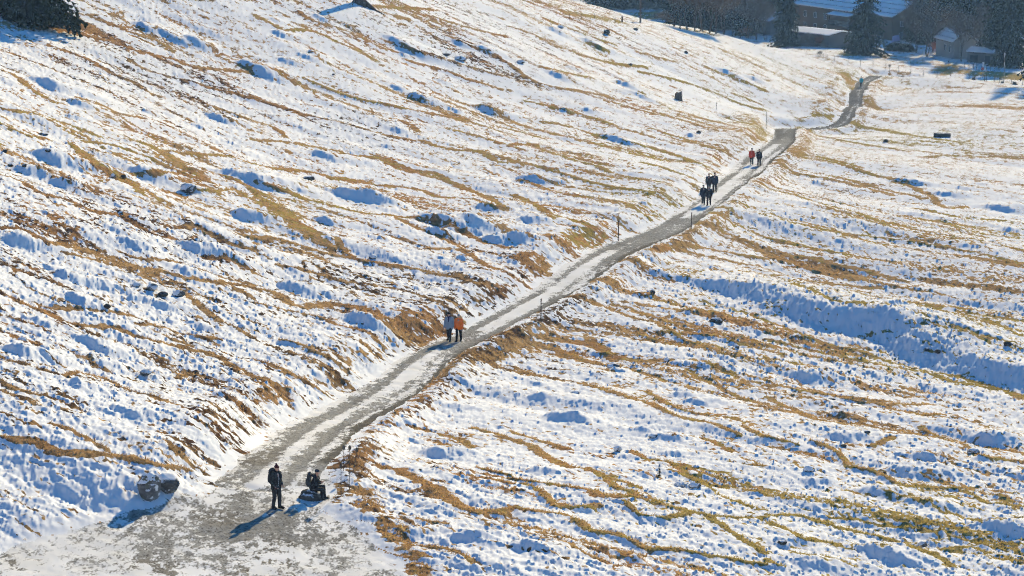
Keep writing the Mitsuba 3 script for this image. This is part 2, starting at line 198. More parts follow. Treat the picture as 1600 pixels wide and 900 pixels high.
# the long bank in shade right of the path
rv = np.array(RAVINE, float)
t_ = np.linspace(0, 1, 120); ti = np.linspace(0, 1, len(rv))
rvx, rvy, rvh = (np.interp(t_, ti, rv[:, k]) for k in range(3))
rg = ground(rvx, rvy + rvh / 1.5, BASE)
rh = rvh / (FOC / rg[:, 1]) / 1.6
rtree = cKDTree(rg[:, :2])
near_r = (XX > rg[:, 0].min() - 30) & (XX < 140) & (YY > 130) & (YY < 300)
dd, ii = rtree.query(np.stack([XX[near_r], YY[near_r]], 1), workers=4)
rt = np.gradient(rg[:, :2], axis=0); rt /= np.linalg.norm(rt, axis=1, keepdims=True)
rel = np.stack([XX[near_r], YY[near_r]], 1) - rg[ii, :2]
q = -(rel[:, 0] * -rt[ii, 1] + rel[:, 1] * rt[ii, 0])                    # > 0 on the near side
q = q + 1.7 * (vfbm(XX[near_r] * 0.22, YY[near_r] * 0.18, 3, 9) - 0.5)
hh = rh[ii]; along = np.abs(rel[:, 0] * rt[ii, 0] + rel[:, 1] * rt[ii, 1])
BUMP[near_r] += hh * np.where(q < 0, 1 - sstep(0, 20, -q), 1 - sstep(0, 2.7 * hh, q)) * (1 - sstep(0, 5, along))
# the path is levelled into the slope, with a cut bank on its left; the lot is flat
lotg = ground([p[0] for p in LOT], [p[1] for p in LOT], BASE)
lot_poly = sg.Polygon(lotg[:, :2]).buffer(0)
_nearlot = (np.abs(XX) < 60) & (YY > 80) & (YY < 140)
lotd = np.full(BASE.shape, 60.0)
bnd = cKDTree(np.array([lot_poly.exterior.interpolate(t).coords[0] for t in np.arange(0, lot_poly.exterior.length, 0.3)]))
_xy = np.stack([XX[_nearlot], YY[_nearlot]], 1)
_d = bnd.query(_xy, workers=4)[0]
lotd[_nearlot] = np.where(shapely.contains_xy(lot_poly, _xy[:, 0], _xy[:, 1]), -_d, _d)
PD, PS, PI_ = path_coords(XX, YY)
onpath = 1 - sstep(0.0, 2.6, PD - chw[PI_])
LAND = BASE + BUMP * sstep(0.2, 3.0, PD - chw[PI_]) * sstep(0.0, 2.5, lotd)
LAND = LAND + 0.55 * (vfbm(XX * 0.05 + YY * 0.02, YY * 0.035, 2, 21) - 0.5) * sstep(0, 6, PD - 2) * sstep(0, 6, lotd) * 2.0
# cut bank: steeper rise just left of the path, small drop on the right
bank = 0.38 * sstep(0.1, 1.6, -PS - chw[PI_]) * (1 - sstep(2.5, 9, -PS)) - 0.25 * sstep(0.2, 2.6, PS - chw[PI_]) * (1 - sstep(4, 14, PS))
LAND = LAND + bank * sstep(0.0, 3.0, lotd)
LAND = LAND * (1 - onpath) + cz[PI_] * onpath
lotz = 0.25 * np.median(land(lotg[:, 0], lotg[:, 1], BASE)) + 0.75 * land(XX, YY, gaussian_filter(BASE, 12))
onlot = 1 - sstep(-1.0, 2.0, lotd)
LAND = LAND * (1 - onlot) + np.where(onlot > 0, lotz, 0) * onlot
# ---------------------------------------------------------------- the bands of grass, seen on the finished lie of the land
bx, bw = [], []
for band in BANDS.replace('\n', '|').split('|'):
    tok = band.split(); w = float(tok[0])
    p = np.array([[float(v) for v in t.split(',')] for t in tok[1:]])
    L = np.concatenate([[0], np.cumsum(np.linalg.norm(np.diff(p, axis=0), axis=1))])
    s = np.arange(0, L[-1], 5.0)
    q = np.stack([PchipInterpolator(L, p[:, 0])(s), PchipInterpolator(L, p[:, 1])(s)], 1)
    if len(q) < 2: continue
    g = ground(q[:, 0], q[:, 1])
    jump = np.linalg.norm(np.diff(g[:, :2], axis=0), axis=1)
    taper = np.minimum(1, 0.35 + np.minimum(s, L[-1] - s) / 40.0)
    # the width seen in the picture is mostly depth: in plan it is wider by 1 / sin(angle between sight line and slope)
    for k in range(len(g) - 1):
        n_ = max(2, int(jump[k] / 0.35))
        if jump[k] > 25: continue
        for u in np.arange(n_) / n_:
            c = g[k] * (1 - u) + g[k + 1] * u
            bx.append(c[:2]); bw.append(0.5 * w * taper[k] / (FOC / c[1]))
bx, bw = np.array(bx), np.array(bw)
btree = cKDTree(bx)

def patch_amount(x, y):
    a = np.zeros(np.shape(x), np.float32)
    for pt in PATCHES.split():
        px, py, ra, rb, tilt, am = [float(v) for v in pt.split(',')]
        c = ground([px], [py])[0]
        s = FOC / c[1]
        # local frame of the slope as it is seen: sideways metres and metres of height in the picture
        g1 = land(c[0] + 1, c[1]) - land(c[0] - 1, c[1]); g2 = land(c[0], c[1] + 1) - land(c[0], c[1] - 1)
        dep = (CAM_H - c[2]) / c[1]
        u = (x - c[0]); v = -((y - c[1]) * max(dep + 0.5 * g2, 0.05) + (x - c[0]) * 0.5 * g1)
        ct, st = math.cos(math.radians(tilt)), math.sin(math.radians(tilt))
        m = ((u * ct + v * st) * s / ra) ** 2 + ((-u * st + v * ct) * s / rb) ** 2
        a = np.maximum(a, (am if am > 0.59 else (0.78 if px > 800 else 0.6) * am) * np.clip(1.25 - m, 0, 1).astype(np.float32))
    return a

# ---------------------------------------------------------------- the slope itself: one sheet, finer where the camera is nearer
COLS, ANG = 1110, math.radians(11.85)
ys = [84.0]
while ys[-1] < 700: ys.append(ys[-1] + min(0.155 * (ys[-1] / 110) ** 1.5, 1.9))
ys = np.array(ys)
tanx = np.linspace(-math.tan(ANG), math.tan(ANG), COLS)
Y = np.repeat(ys[:, None], COLS, 1); X = Y * tanx[None, :]
ROWS = len(ys)
H = land(X, Y, order=3)
bd, bi = btree.query(np.stack([X.ravel(), Y.ravel()], 1), workers=4)
bd = bd.reshape(X.shape); W = bw[bi.reshape(X.shape)]
pd_, ps_, pi_ = path_coords(X, Y)
pw = chw[pi_]
ld = map_coordinates(lotd, [(X - GX0) / GS, (Y - GY0) / GS], order=1, mode='nearest')
fan_patch = np.zeros(X.shape, np.float32)
fan_patch[:] = patch_amount(X, Y)
KX = 0.79; KY = -0.61                                          # the way the treads run
AL, AC = X * KX + Y * KY, X * KY * -1 + Y * KX                 # along and across the treads
wob = vfbm(X * 0.12, Y * 0.12, 2, 40) - 0.5
AC2 = AC + 3.0 * wob
clear = sstep(-0.1, 1.0, pd_ - pw) * sstep(-0.5, 1.5, ld)       # 0 on path and lot
flat = 1 - 0.35 * sstep(430, 560, Y)
# grazing makes depth look short: a band w metres high in the picture covers w / sin in plan
dep = (CAM_H - H) / Y
HYg = np.gradient(H, axis=0) / np.gradient(Y, axis=0)
graze = np.clip(dep + HYg, 0.05, 0.6)
wob2 = vfbm(X * 0.55, Y * 0.4, 3, 50) - 0.5
Wp = np.maximum(W / np.where(X > 8, 0.38, 0.33), 0.0021 * Y)
n0 = vn(X * 2.6, Y * 1.2, 55)
band = 1 - sstep(0.45, 1.2, bd / Wp + wob2 * 0.6 + (n0 - 0.5) * 0.5)
tread = np.exp(-(bd / (Wp * 0.8)) ** 2)
# relief: swells, hummocks, tussocks
hum = vfbm(AL * 0.10, AC2 * 0.28, 2, 60)
hum_b = vn(AL * 0.13 + 2 * wob, AC2 * 0.34, 53)
hum2 = vn(AL * 0.30 + wob * 2, AC2 * 0.62, 62)
tus = 1 - np.abs(2 * vn(AL * 0.75, AC * 1.15, 63) - 1)
tus2 = 1 - np.abs(2 * vn(X * 2.1, Y * 1.5, 64) - 1)
tus3 = 1 - np.abs(2 * vn(X * 3.9, Y * 2.3, 68) - 1)
rough = (0.5 + 0.9 * vfbm(X * 0.06, Y * 0.04, 3, 65)) * (0.95 + 0.3 * sstep(-2, 14, X - (Y - 115) * 0.11))
far_f = 1 - 0.62 * sstep(170, 360, Y)
near_left = 1 + 0.15 * np.exp(-(((X + 17) / 8) ** 2 + ((Y - 113) / 9) ** 2))
fine = 1 - np.abs(2 * vn(AL * 2.3 + 0.6 * X, AC * 3.4, 69) - 1)
fine2 = vn(AL * 5.0 + X, AC * 5.5, 61)
fine3 = 1 - np.abs(2 * vn(AL * 1.7, AC * 3.2, 59) - 1)
f1 = 1 - np.abs(2 * vn(X * 6.0, Y * 2.1 + X * 1.6, 57) - 1)
f2 = 1 - np.abs(2 * vn(AL * 0.8 + wob * 2, AC * 2.1, 58) - 1)
f3 = vn(X * 4.4 + Y * 0.6, Y * 1.5 + X * 1.3, 56)
scale_f = np.clip(Y / 150, 0.8, 1.8) ** 0.5
relief = (0.34 * (hum - 0.5) + 0.42 * (hum_b - 0.5) + 0.05 * (hum2 ** 1.6) + (0.03 * tus ** 1.5 + 0.02 * tus2 + 0.03 * tus3 + 0.075 * fine3 + 0.05 * fine * scale_f + 0.04 * fine2 + 0.075 * f1 * scale_f + 0.085 * f2 + 0.075 * f3 * scale_f) * rough * near_left) * far_f
relief = relief + (relief.mean() + 0.05 - relief) * 0.65 * band + 0.045 * tread
small = 0.035 * vn(X * 1.6, Y * 1.2, 66) + 0.02 * vn(X * 4, Y * 3, 67)
H = H + relief * clear * flat + small * (1 - 0.6 * clear)
# wheel ruts of the path
rut = np.exp(-((np.abs(ps_) - 0.8) / 0.3) ** 2)
H = H - 0.05 * rut * (pd_ < pw)

# what covers the ground: u = bareness (0 snow .. 1 bare), v = kind of grass (0 dark brown, .5 straw, 1 olive)
n1 = vfbm(AL * 0.22, AC2 * 0.75, 3, 70)
n2 = vfbm(AL * 0.9, AC * 1.6, 2, 71)
streak = vfbm(AL * 0.05, AC2 * 0.55, 3, 72)
HYf = np.gradient(H, axis=0) / np.gradient(Y, axis=0); HXf = np.gradient(H, axis=1) / np.gradient(X, axis=1)
sunny = (-HXf * SUN[0] - HYf * SUN[1] + SUN[2]) / np.sqrt(1 + HXf ** 2 + HYf ** 2)
dens = vfbm(X * 0.035, Y * 0.022, 3, 75)
l_a = np.abs(vfbm(AL * 0.045 + 3 * wob, AC2 * 0.30, 2, 73) - 0.5); l_b = np.abs(vfbm(AL * 0.09, AC2 * 0.62, 2, 74) - 0.5)
lines = np.maximum((1 - sstep(0.008, 0.03, l_a)) * sstep(0.38, 0.6, dens + 0.25 * (n1 - .5)), 0.85 * (1 - sstep(0.008, 0.034, l_b)) * sstep(0.48, 0.62, vfbm(X * 0.06, Y * 0.045, 2, 76)))
bare = 0.25 + 0.30 * (n1 - 0.5) + 0.22 * (n2 - 0.5) + 0.45 * (sstep(0.62, 0.72, streak)) * (0.4 + dens) + 0.25 * (dens - 0.5)
bare = bare + 0.5 * np.clip(sunny - 0.42, -0.3, 0.35) + fan_patch * (0.75 + 0.9 * (n2 - 0.5)) 
ua_ = pi_ * 0.4
bstr = sstep(0.50, 0.66, vfbm(ua_ * 1.1 + 0.5 * ps_, ps_ * 0.22, 3, 87)) * sstep(0.3, 0.55, vfbm(ua_ * 0.07, ps_ * 0.1, 2, 88) + 0.08) * sstep(0.15, 0.6, -ps_ - pw) * (1 - sstep(3.5, 7.5, -ps_))
bare = np.maximum(bare, bstr * (0.7 + 0.5 * (n2 - 0.45)))
bare = bare + 0.05 * sstep(-2, 14, X - (Y - 115) * 0.11)
bare = np.maximum(bare, lines * (0.66 + 0.7 * (n2 - 0.45)))
bare = np.maximum(bare, band * (0.98 + 0.4 * (n2 - 0.45)))
bare = bare - 0.25 * sstep(0.0, 0.25, 0.22 - sunny)
edge = np.exp(-((pd_ - pw - 1.1) / 0.8) ** 2) * (0.25 + 0.75 * vfbm(X * 0.2, Y * 0.15, 2, 77)) * (ps_ > 0)
bare = bare + 0.3 * edge - 0.15 * np.exp(-((ps_ + pw + 0.25) / 0.35) ** 2) * (Y < 480)
bare = bare + 0.35 * sstep(250, 420, Y) * (n2 - 0.42) * (1 - band)
bare = bare * (1 - 0.12 * sstep(420, 500, Y) * (1 - np.clip(fan_patch * 2, 0, 1)))
tone = 0.5 + 0.9 * (vfbm(X * 0.06, Y * 0.05, 2, 78) - 0.5) + 0.34 * sstep(-6, 16, X) - 0.45 * np.clip(0.4 - np.maximum(band, fan_patch), 0, 1) - 0.25 * edge 

# gravel: how much of it shows through the trodden snow along the path
py_of = np.interp(pi_, [ptree.query(c[:2])[1] for c in cl], [p[2] for p in PATH] + [184, 182] + [p[2] for p in PATH2] + [122, 119.5, 120])
gsnow = np.interp(py_of, [119, 140, 165, 183, 215, 235, 255, 330, 342, 372, 392, 410, 470, 500, 520, 545, 575, 610, 650, 690, 760], [.25, .15, .12, .1, .1, .45, .66, .66, .3, .12, .3, .6, .62, .5, .3, .28, .62, .6, .42, .4, .5])
ua = pi_ * 0.4
pn = vfbm(ps_ * 1.1, ua * 0.16, 3, 80); pn2 = vfbm(ps_ * 3.0, ua * 1.2, 2, 81)
mid = np.exp(-((ps_ + 0.15) / 0.42) ** 2); ledge = np.exp(-((ps_ + pw + 0.1) / 0.42) ** 2); redge = np.exp(-((ps_ - pw + 0.75) / 0.22) ** 2)
gr = 0.95 - gsnow * 0.75 - 0.52 * mid * (gsnow > 0.3) + 0.38 * rut - 0.42 * ledge - 0.35 * redge + 0.75 * (pn - 0.5) + 0.3 * (pn2 - 0.5) + 0.5 * sstep(0.75, 1.0, ps_ / pw)
# the lot: a bare patch where the path starts and a dusting elsewhere
l1 = vfbm(X * 0.33, Y * 0.16, 3, 82); l2 = vfbm(X * 1.2, Y * 0.5, 3, 83)
g_a = ground([340], [815])[0]; g_b = ground([490], [800])[0]; g_c = ground([60], [850])[0]; g_d = ground([330], [880])[0]
def blob(g, a, b): return np.exp(-(((X - g[0]) / a) ** 2 + ((Y - g[1]) / b) ** 2))
lotbare = 0.40 + 0.8 * (l1 - 0.5) + 0.75 * (l2 - 0.5) + 0.14 * blob(g_a, 1.8, 2.2) + 0.18 * blob(g_b, 1.6, 2) + 0.06 * blob(g_d, 4, 3)
lotbare = lotbare - (0.12 + 0.2 * (X > -12)) * sstep(-2.0, 0.3, ld) * (1 - sstep(-9, -6, X) * (1 - sstep(112, 114, Y)) * 0)
wl = sstep(-2.0, 1.0, ld) 
gr = np.where(ld < 1.0, gr * wl * (pd_ < pw) + lotbare * (1 - wl * (pd_ < pw)), gr)
path_edge = pw + 0.5 * (vfbm(X * 0.7, Y * 0.4, 3, 84) - 0.5)
is_path = (pd_ < path_edge) | (ld + 1.3 * (vfbm(X * 0.6, Y * 0.4, 3, 85) - 0.5) < 0)

V = np.stack([X.ravel(), Y.ravel(), H.ravel()], 1)
idx = np.arange(ROWS * COLS).reshape(ROWS, COLS)
q0, q1, q2, q3 = idx[:-1, :-1].ravel(), idx[:-1, 1:].ravel(), idx[1:, 1:].ravel(), idx[1:, :-1].ravel()
pm = is_path.ravel(); fp = pm[q0] & pm[q2]
def sheet(sel):
    f = np.vstack([np.stack([q0, q1, q2], 1)[sel], np.stack([q0, q2, q3], 1)[sel]])
    used = np.zeros(len(V), bool); used[f] = True
    new = np.cumsum(used) - 1
    return new[f], used
# shared normals, so that the path and the slope meet without a seam
_, _, NRM = meshkit.arrays((V, np.vstack([np.stack([q0, q1, q2], 1), np.stack([q0, q2, q3], 1)])), smooth=True)
def put_sheet(key, sel, uv, bsdf):
    f, used = sheet(sel)
    m = trimesh.Trimesh(V[used], f, process=False)
    path = meshkit.write_ply(m, False, uv=uv[used], normals=NRM[used])
    scene[key] = {'type': 'ply', 'filename': path, 'face_normals': False, 'bsdf': {'type': 'ref', 'id': bsdf}}
put_sheet('hillside', ~fp, np.stack([bare.ravel(), tone.ravel()], 1), 'snowy_pasture')
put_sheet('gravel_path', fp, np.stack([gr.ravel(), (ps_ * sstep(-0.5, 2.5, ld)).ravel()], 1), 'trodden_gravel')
struct('hillside', 'snow-dusted pasture slope with bands of straw-coloured grass along the cattle treads')
struct('gravel_path', 'pale gravel footpath with trodden snow, climbing from the lot to the village')

SNOW = (0.86, 0.87, 0.89)
def pasture(p, n, uv):
    a = p.x * KX + p.y * KY; c = p.y * KX - p.x * KY
    f = noise(a * 1.5, c * 2.8, 0.0) * 0.3 + noise(a * 3.9, c * 5.5, 0.0) * 0.4 + noise(p.x * 7.5, p.y * 2.6 + p.x * 1.6, 5.0) * 0.3
    w = smoothstep(0.44, 0.56, uv.x + (f - 0.5) * 1.5)
    t = uv.y + (noise(p.x * 3.1, p.y * 1.7, 2.0) - 0.5) * 0.7
    g = mix((0.085, 0.055, 0.034), (0.41, 0.262, 0.12), smoothstep(-0.1, 0.42, t))
    g = mix(g, g * mi.Color3f(0.94, 0.82, 0.78), smoothstep(0.45, 0.7, noise(p.x * 0.21, p.y * 0.14, 12.0)) * smoothstep(10.0, -4.0, p.x - p.y * 0.09))
    g = mix(g, (0.35, 0.265, 0.085), smoothstep(0.55, 0.95, t))
    g = g * (0.55 + 0.75 * noise(a * 3.0, c * 9.0, 4.0))
    s = mix((0.80, 0.82, 0.86), (0.88, 0.885, 0.895), noise(p.x * 0.8, p.y * 0.5, 7.0))
    return mix(s, g, w)
scene['snowy_pasture'] = {'type': 'twosided', 'bsdf': {'type': 'diffuse', 'reflectance': proc(pasture)}}
def gravel(p, n, uv):
    f = noise(p.x * 4.0, p.y * 2.2, 1.0) * 0.35 + noise(p.x * 9.0, p.y * 4.0, 2.0) * 0.3 + noise(p.x * 17.0, p.y * 8.0, 3.0) * 0.35
    w = smoothstep(0.32, 0.68, uv.x + (f - 0.5) * 1.2)
    g = mix((0.17, 0.163, 0.15), (0.39, 0.38, 0.355), noise(p.x * 9.0, p.y * 6.0, 5.0) * 0.6 + 0.4 * noise(p.x * 0.6, p.y * 0.3, 8.0))
    g = mix(g, (0.10, 0.09, 0.075), smoothstep(0.68, 0.8, noise(p.x * 17.0, p.y * 11.0, 6.0)) * 0.7)
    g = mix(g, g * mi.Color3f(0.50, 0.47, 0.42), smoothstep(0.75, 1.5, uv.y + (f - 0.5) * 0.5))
    g = mix(g, g * mi.Color3f(0.80, 0.76, 0.70), smoothstep(0.5, 0.75, noise(p.x * 0.45, p.y * 0.25, 11.0)) * (1 - smoothstep(122.0, 126.0, p.y)))
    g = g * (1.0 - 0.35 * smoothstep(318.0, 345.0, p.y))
    s = mix((0.70, 0.69, 0.67), (0.84, 0.84, 0.85), noise(p.x * 1.1, p.y * 0.6, 9.0))
    return mix(s, g, w)
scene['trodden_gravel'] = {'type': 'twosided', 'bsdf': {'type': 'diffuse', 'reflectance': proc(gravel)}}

# the land beyond and around the detailed sheet, out to the horizon
def skirt():
    gxs = np.unique(np.concatenate([np.arange(-2400, -276, 90), np.arange(-276, 277, 6), np.arange(300, 2401, 90)]))
    gys = np.unique(np.concatenate([np.arange(-700, -58, 60), np.arange(-56, 996, 6), np.arange(1000, 3600, 120)]))
    gX, gY = np.meshgrid(gxs, gys, indexing='ij')
    z = land(np.clip(gX, GX0, GX1), np.clip(gY, GY0, GY1))
    inside = (np.abs(gX) < gY * math.tan(ANG) - 3) & (gY > 88) & (gY < 694)
    z = z - np.where(inside, 2.5, 0.05)
    a, b = gX.shape
    i = np.arange(a * b).reshape(a, b)
    f = np.stack([i[:-1, :-1].ravel(), i[1:, :-1].ravel(), i[1:, 1:].ravel(), i[:-1, 1:].ravel()], 1)
    uv = np.stack([0.2 + 0.25 * vfbm(gX * 0.03, gY * 0.02, 2, 90), np.full(gX.shape, 0.4)], -1).reshape(-1, 2)
    scene['valley_land'] = mikit.ply((np.stack([gX, gY, z], -1).reshape(-1, 3), f), 'snowy_pasture', smooth=True, uv=uv)
skirt()
struct('valley_land', 'snow-covered valley floor and farther slopes around the pasture')
def on_land(px, py):
    """where a thing seen at this pixel stands: on the finished ground"""
    g = ground([px], [py])[0]
    r = min(np.searchsorted(ys, g[1]), ROWS - 2); r = max(r, 1)
    return np.array([g[0], g[1], zat(g[0], g[1])])
def zat(x, y):
    r = np.interp(y, ys, np.arange(ROWS)); c = np.interp(x / y, tanx, np.arange(COLS))
    return float(map_coordinates(H, [[r], [c]], order=1, mode='nearest')[0])
# ---------------------------------------------------------------- grass standing out of the snow
def grass():
    r = np.random.default_rng(11)
    prob = np.clip((bare - 0.36) / 0.3, 0, 1.2).ravel() ** 1.3 * (~is_path.ravel()) * (np.abs(X) < Y * 0.2).ravel() * (Y < 330).ravel()
    # a vertex stands for about one pixel wherever it is; keep tufts that are large enough to be seen
    prob = prob * np.clip(1.25 - Y.ravel() / 330, 0.1, 1) 
    pick = np.nonzero(r.random(len(prob)) < prob * 0.36)[0]
    if len(pick) > 90000: pick = r.choice(pick, 90000, replace=False)
    n = len(pick); P = V[pick]
    tn = tone.ravel()[pick] + r.normal(0, 0.18, n); dens_ = np.clip(prob[pick], 0, 1)
    size = (0.05 + 0.09 * r.random(n) * dens_ + 0.04 * r.random(n)) * (P[:, 1] / 150) ** 0.5
    down = np.stack([0.6 + r.normal(0, .8, n), 0.3 + r.normal(0, .8, n)], 1) * 0.55
    blades, cols, faces = [], [], []
    k = 0
    for b in range(3):
        a = r.random(n) * 6.283
        w = size * (0.16 + 0.12 * r.random(n))
        sd = np.stack([np.cos(a) * w, np.sin(a) * w, np.zeros(n)], 1)
        off = np.stack([r.normal(0, .25, n) * size, r.normal(0, .25, n) * size, -0.03 * np.ones(n)], 1)
        lean = np.stack([(down[:, 0] + r.normal(0, .35, n)) * size, (down[:, 1] + r.normal(0, .35, n)) * size, size * (0.75 + .4 * r.random(n))], 1)
        tri = np.stack([P + off - sd, P + off + sd, P + off + lean], 1)
        blades.append(tri.reshape(-1, 3))
        t = np.clip(tn + r.normal(0, .1, n), 0, 1)[:, None]
        c = np.where(t < 0.5, np.array([[.2, .13, .075]]) * (1 - 2 * t) + np.array([[.46, .29, .135]]) * 2 * t,
                     np.array([[.46, .29, .135]]) * (2 - 2 * t) + np.array([[.38, .30, .10]]) * (2 * t - 1))
        c = c * (0.7 + 0.5 * r.random((n, 1)))
        cols.append(np.repeat(c[:, None], 3, 1).reshape(-1, 3))
    B = np.vstack(blades); C = np.vstack(cols)
    scene['dry_grass'] = mikit.ply((B, np.arange(len(B)).reshape(-1, 3)), 'grass_blade', color=C)
scene['grass_blade'] = {'type': 'principledthin', 'base_color': {'type': 'mesh_attribute', 'name': 'vertex_color'}, 'roughness': 0.8, 'diff_trans': 1.0, 'spec_trans': 0.0, 'eta': 1.3}
grass()
struct('dry_grass', 'dry straw and olive grass tufts poking through the thin snow', 'stuff', 'grass')
# ---------------------------------------------------------------- plain materials
def mat(key, rgb, rough=0.8, spec=0.25):
    scene[key] = {'type': 'twosided', 'bsdf': {'type': 'principled', 'base_color': {'type': 'rgb', 'value': list(rgb)}, 'roughness': rough, 'specular': spec}}
for k_, c_ in dict(skin=(.52, .33, .25), black_cloth=(.018, .019, .022), dark_navy=(.02, .028, .045), slate_cloth=(.25, .34, .45), orange_cloth=(.95, .21, .035), red_cloth=(.55, .06, .03), teal_cloth=(.03, .36, .42),
                    charcoal_cloth=(.035, .037, .042), maroon_cloth=(.07, .016, .02), grey_cloth=(.22, .24, .28), boot_leather=(.02, .018, .016), navy_scarf=(.02, .03, .11), dark_hair=(.03, .022, .016), wood_dark=(.10, .075, .055),
                    wood_grey=(.20, .17, .14), metal_grey=(.30, .31, .33), sign_white=(.75, .75, .74), sign_red=(.5, .05, .04), zipper=(.5, .5, .52), glass_dark=(.04, .05, .06), wall_brown=(.13, .085, .055), wall_pale=(.33, .31, .28), wall_grey=(.13, .13, .13),
                    bark=(.085, .07, .055), twig=(.12, .095, .075), red_twig=(.30, .12, .07), tarp=(.30, .30, .46), concrete=(.35, .34, .32)).items(): mat(k_, c_)
def rock_tex(p, n, uv):
    f = fbm(p.x * 2.5, p.y * 2.5, p.z * 2.5, 3); g = noise(p.x * 11, p.y * 11, p.z * 11)
    r = mix((0.035, 0.037, 0.04), (0.16, 0.16, 0.155), f) * (0.7 + 0.6 * g)
    r = mix(r, (0.30, 0.31, 0.29), smoothstep(0.62, 0.7, noise(p.x * 5, p.y * 5, p.z * 5 + 9)) * 0.6)
    north = smoothstep(0.25, 0.6, -n.y * 0.45 - n.x * 0.2 + n.z * 0.75 + (noise(p.x * 3.3, p.y * 3.3, p.z * 3.3) - 0.5) * 1.3 - 0.12)
    return mix(r, SNOW, north)
scene['snowy_rock'] = {'type': 'twosided', 'bsdf': {'type': 'diffuse', 'reflectance': proc(rock_tex)}}
def boulder_tex(p, n, uv):
    f = fbm(p.x * 2.5, p.y * 2.5, p.z * 2.5, 3); g = noise(p.x * 11, p.y * 11, p.z * 11)
    r = mix((0.06, 0.06, 0.062), (0.24, 0.235, 0.225), f) * (0.7 + 0.6 * g)
    r = mix(r, (0.12, 0.12, 0.07), smoothstep(0.6, 0.7, noise(p.x * 4, p.y * 4, p.z * 4 + 9)) * 0.6)
    w = smoothstep(0.54, 0.62, noise(p.x * 3.6, p.y * 3.6, p.z * 3.6) * 0.55 + fbm(p.x * 8, p.y * 8, p.z * 8, 2) * 0.25 + smoothstep(0.1, 0.9, n.z) * 0.28 - n.y * 0.05)
    return mix(r, SNOW, w)
scene['boulder_rock'] = {'type': 'twosided', 'bsdf': {'type': 'diffuse', 'reflectance': proc(boulder_tex)}}
def dark_rock_tex(p, n, uv):
    f = fbm(p.x * 2.5, p.y * 2.5, p.z * 2.5, 3); g = noise(p.x * 9, p.y * 9, p.z * 9)
    r = mix((0.025, 0.026, 0.028), (0.13, 0.125, 0.11), f) * (0.7 + 0.6 * g)
    return mix(r, SNOW, smoothstep(0.75, 0.95, n.z + (g - 0.5) * 0.5) * smoothstep(0.5, 0.62, noise(p.x * 2, p.y * 2, 3.0)))
scene['dark_rock'] = {'type': 'twosided', 'bsdf': {'type': 'diffuse', 'reflectance': proc(dark_rock_tex)}}

def numbered(name):
    if name not in _taken: _taken[name] = 0; return name
    _taken[name] += 1; return '%s_%03d' % (name, _taken[name])
_taken = {}
def tag(key, label, cat, group=None):
    labels[key] = {'label': label, 'category': cat}
    if group: labels[key]['group'] = group
def put(parent, part, mesh, bsdf, smooth=40, **more):
    key = parent + '__' + part; base, k = key, 0
    while key in scene: k += 1; key = '%s_%03d' % (base, k)
    scene[key] = mikit.ply(mesh, bsdf, smooth=smooth, **more); return key

# ---------------------------------------------------------------- meshes from joints
def ball(c, r): return m3.Manifold.sphere(float(r), 14).translate([float(v) for v in c])
def bone(a, ra, b, rb): return m3.Manifold.batch_hull([ball(a, ra), ball(b, rb)])
def hull(*balls): return m3.Manifold.batch_hull([ball(c, r) for c, r in balls])
def union(parts): return m3.Manifold.batch_boolean(parts, m3.OpType.Add)
def to_tm(man):
    m = man.to_mesh(); return trimesh.Trimesh(np.array(m.vert_properties[:, :3]), np.array(m.tri_verts), process=True)
def soft(man, edge=0.035, it=8):
    t = to_tm(man.refine_to_length(edge)); trimesh.smoothing.filter_taubin(t, iterations=it); return t
def ell(c, rx, ry, rz, n=18): return m3.Manifold.sphere(1.0, n).scale([rx, ry, rz]).translate([float(v) for v in c])
def place(mesh, loc, yaw):
    t = mesh.copy(); t.apply_transform(trimesh.transformations.rotation_matrix(yaw, [0, 0, 1])); t.apply_translation(loc); return t

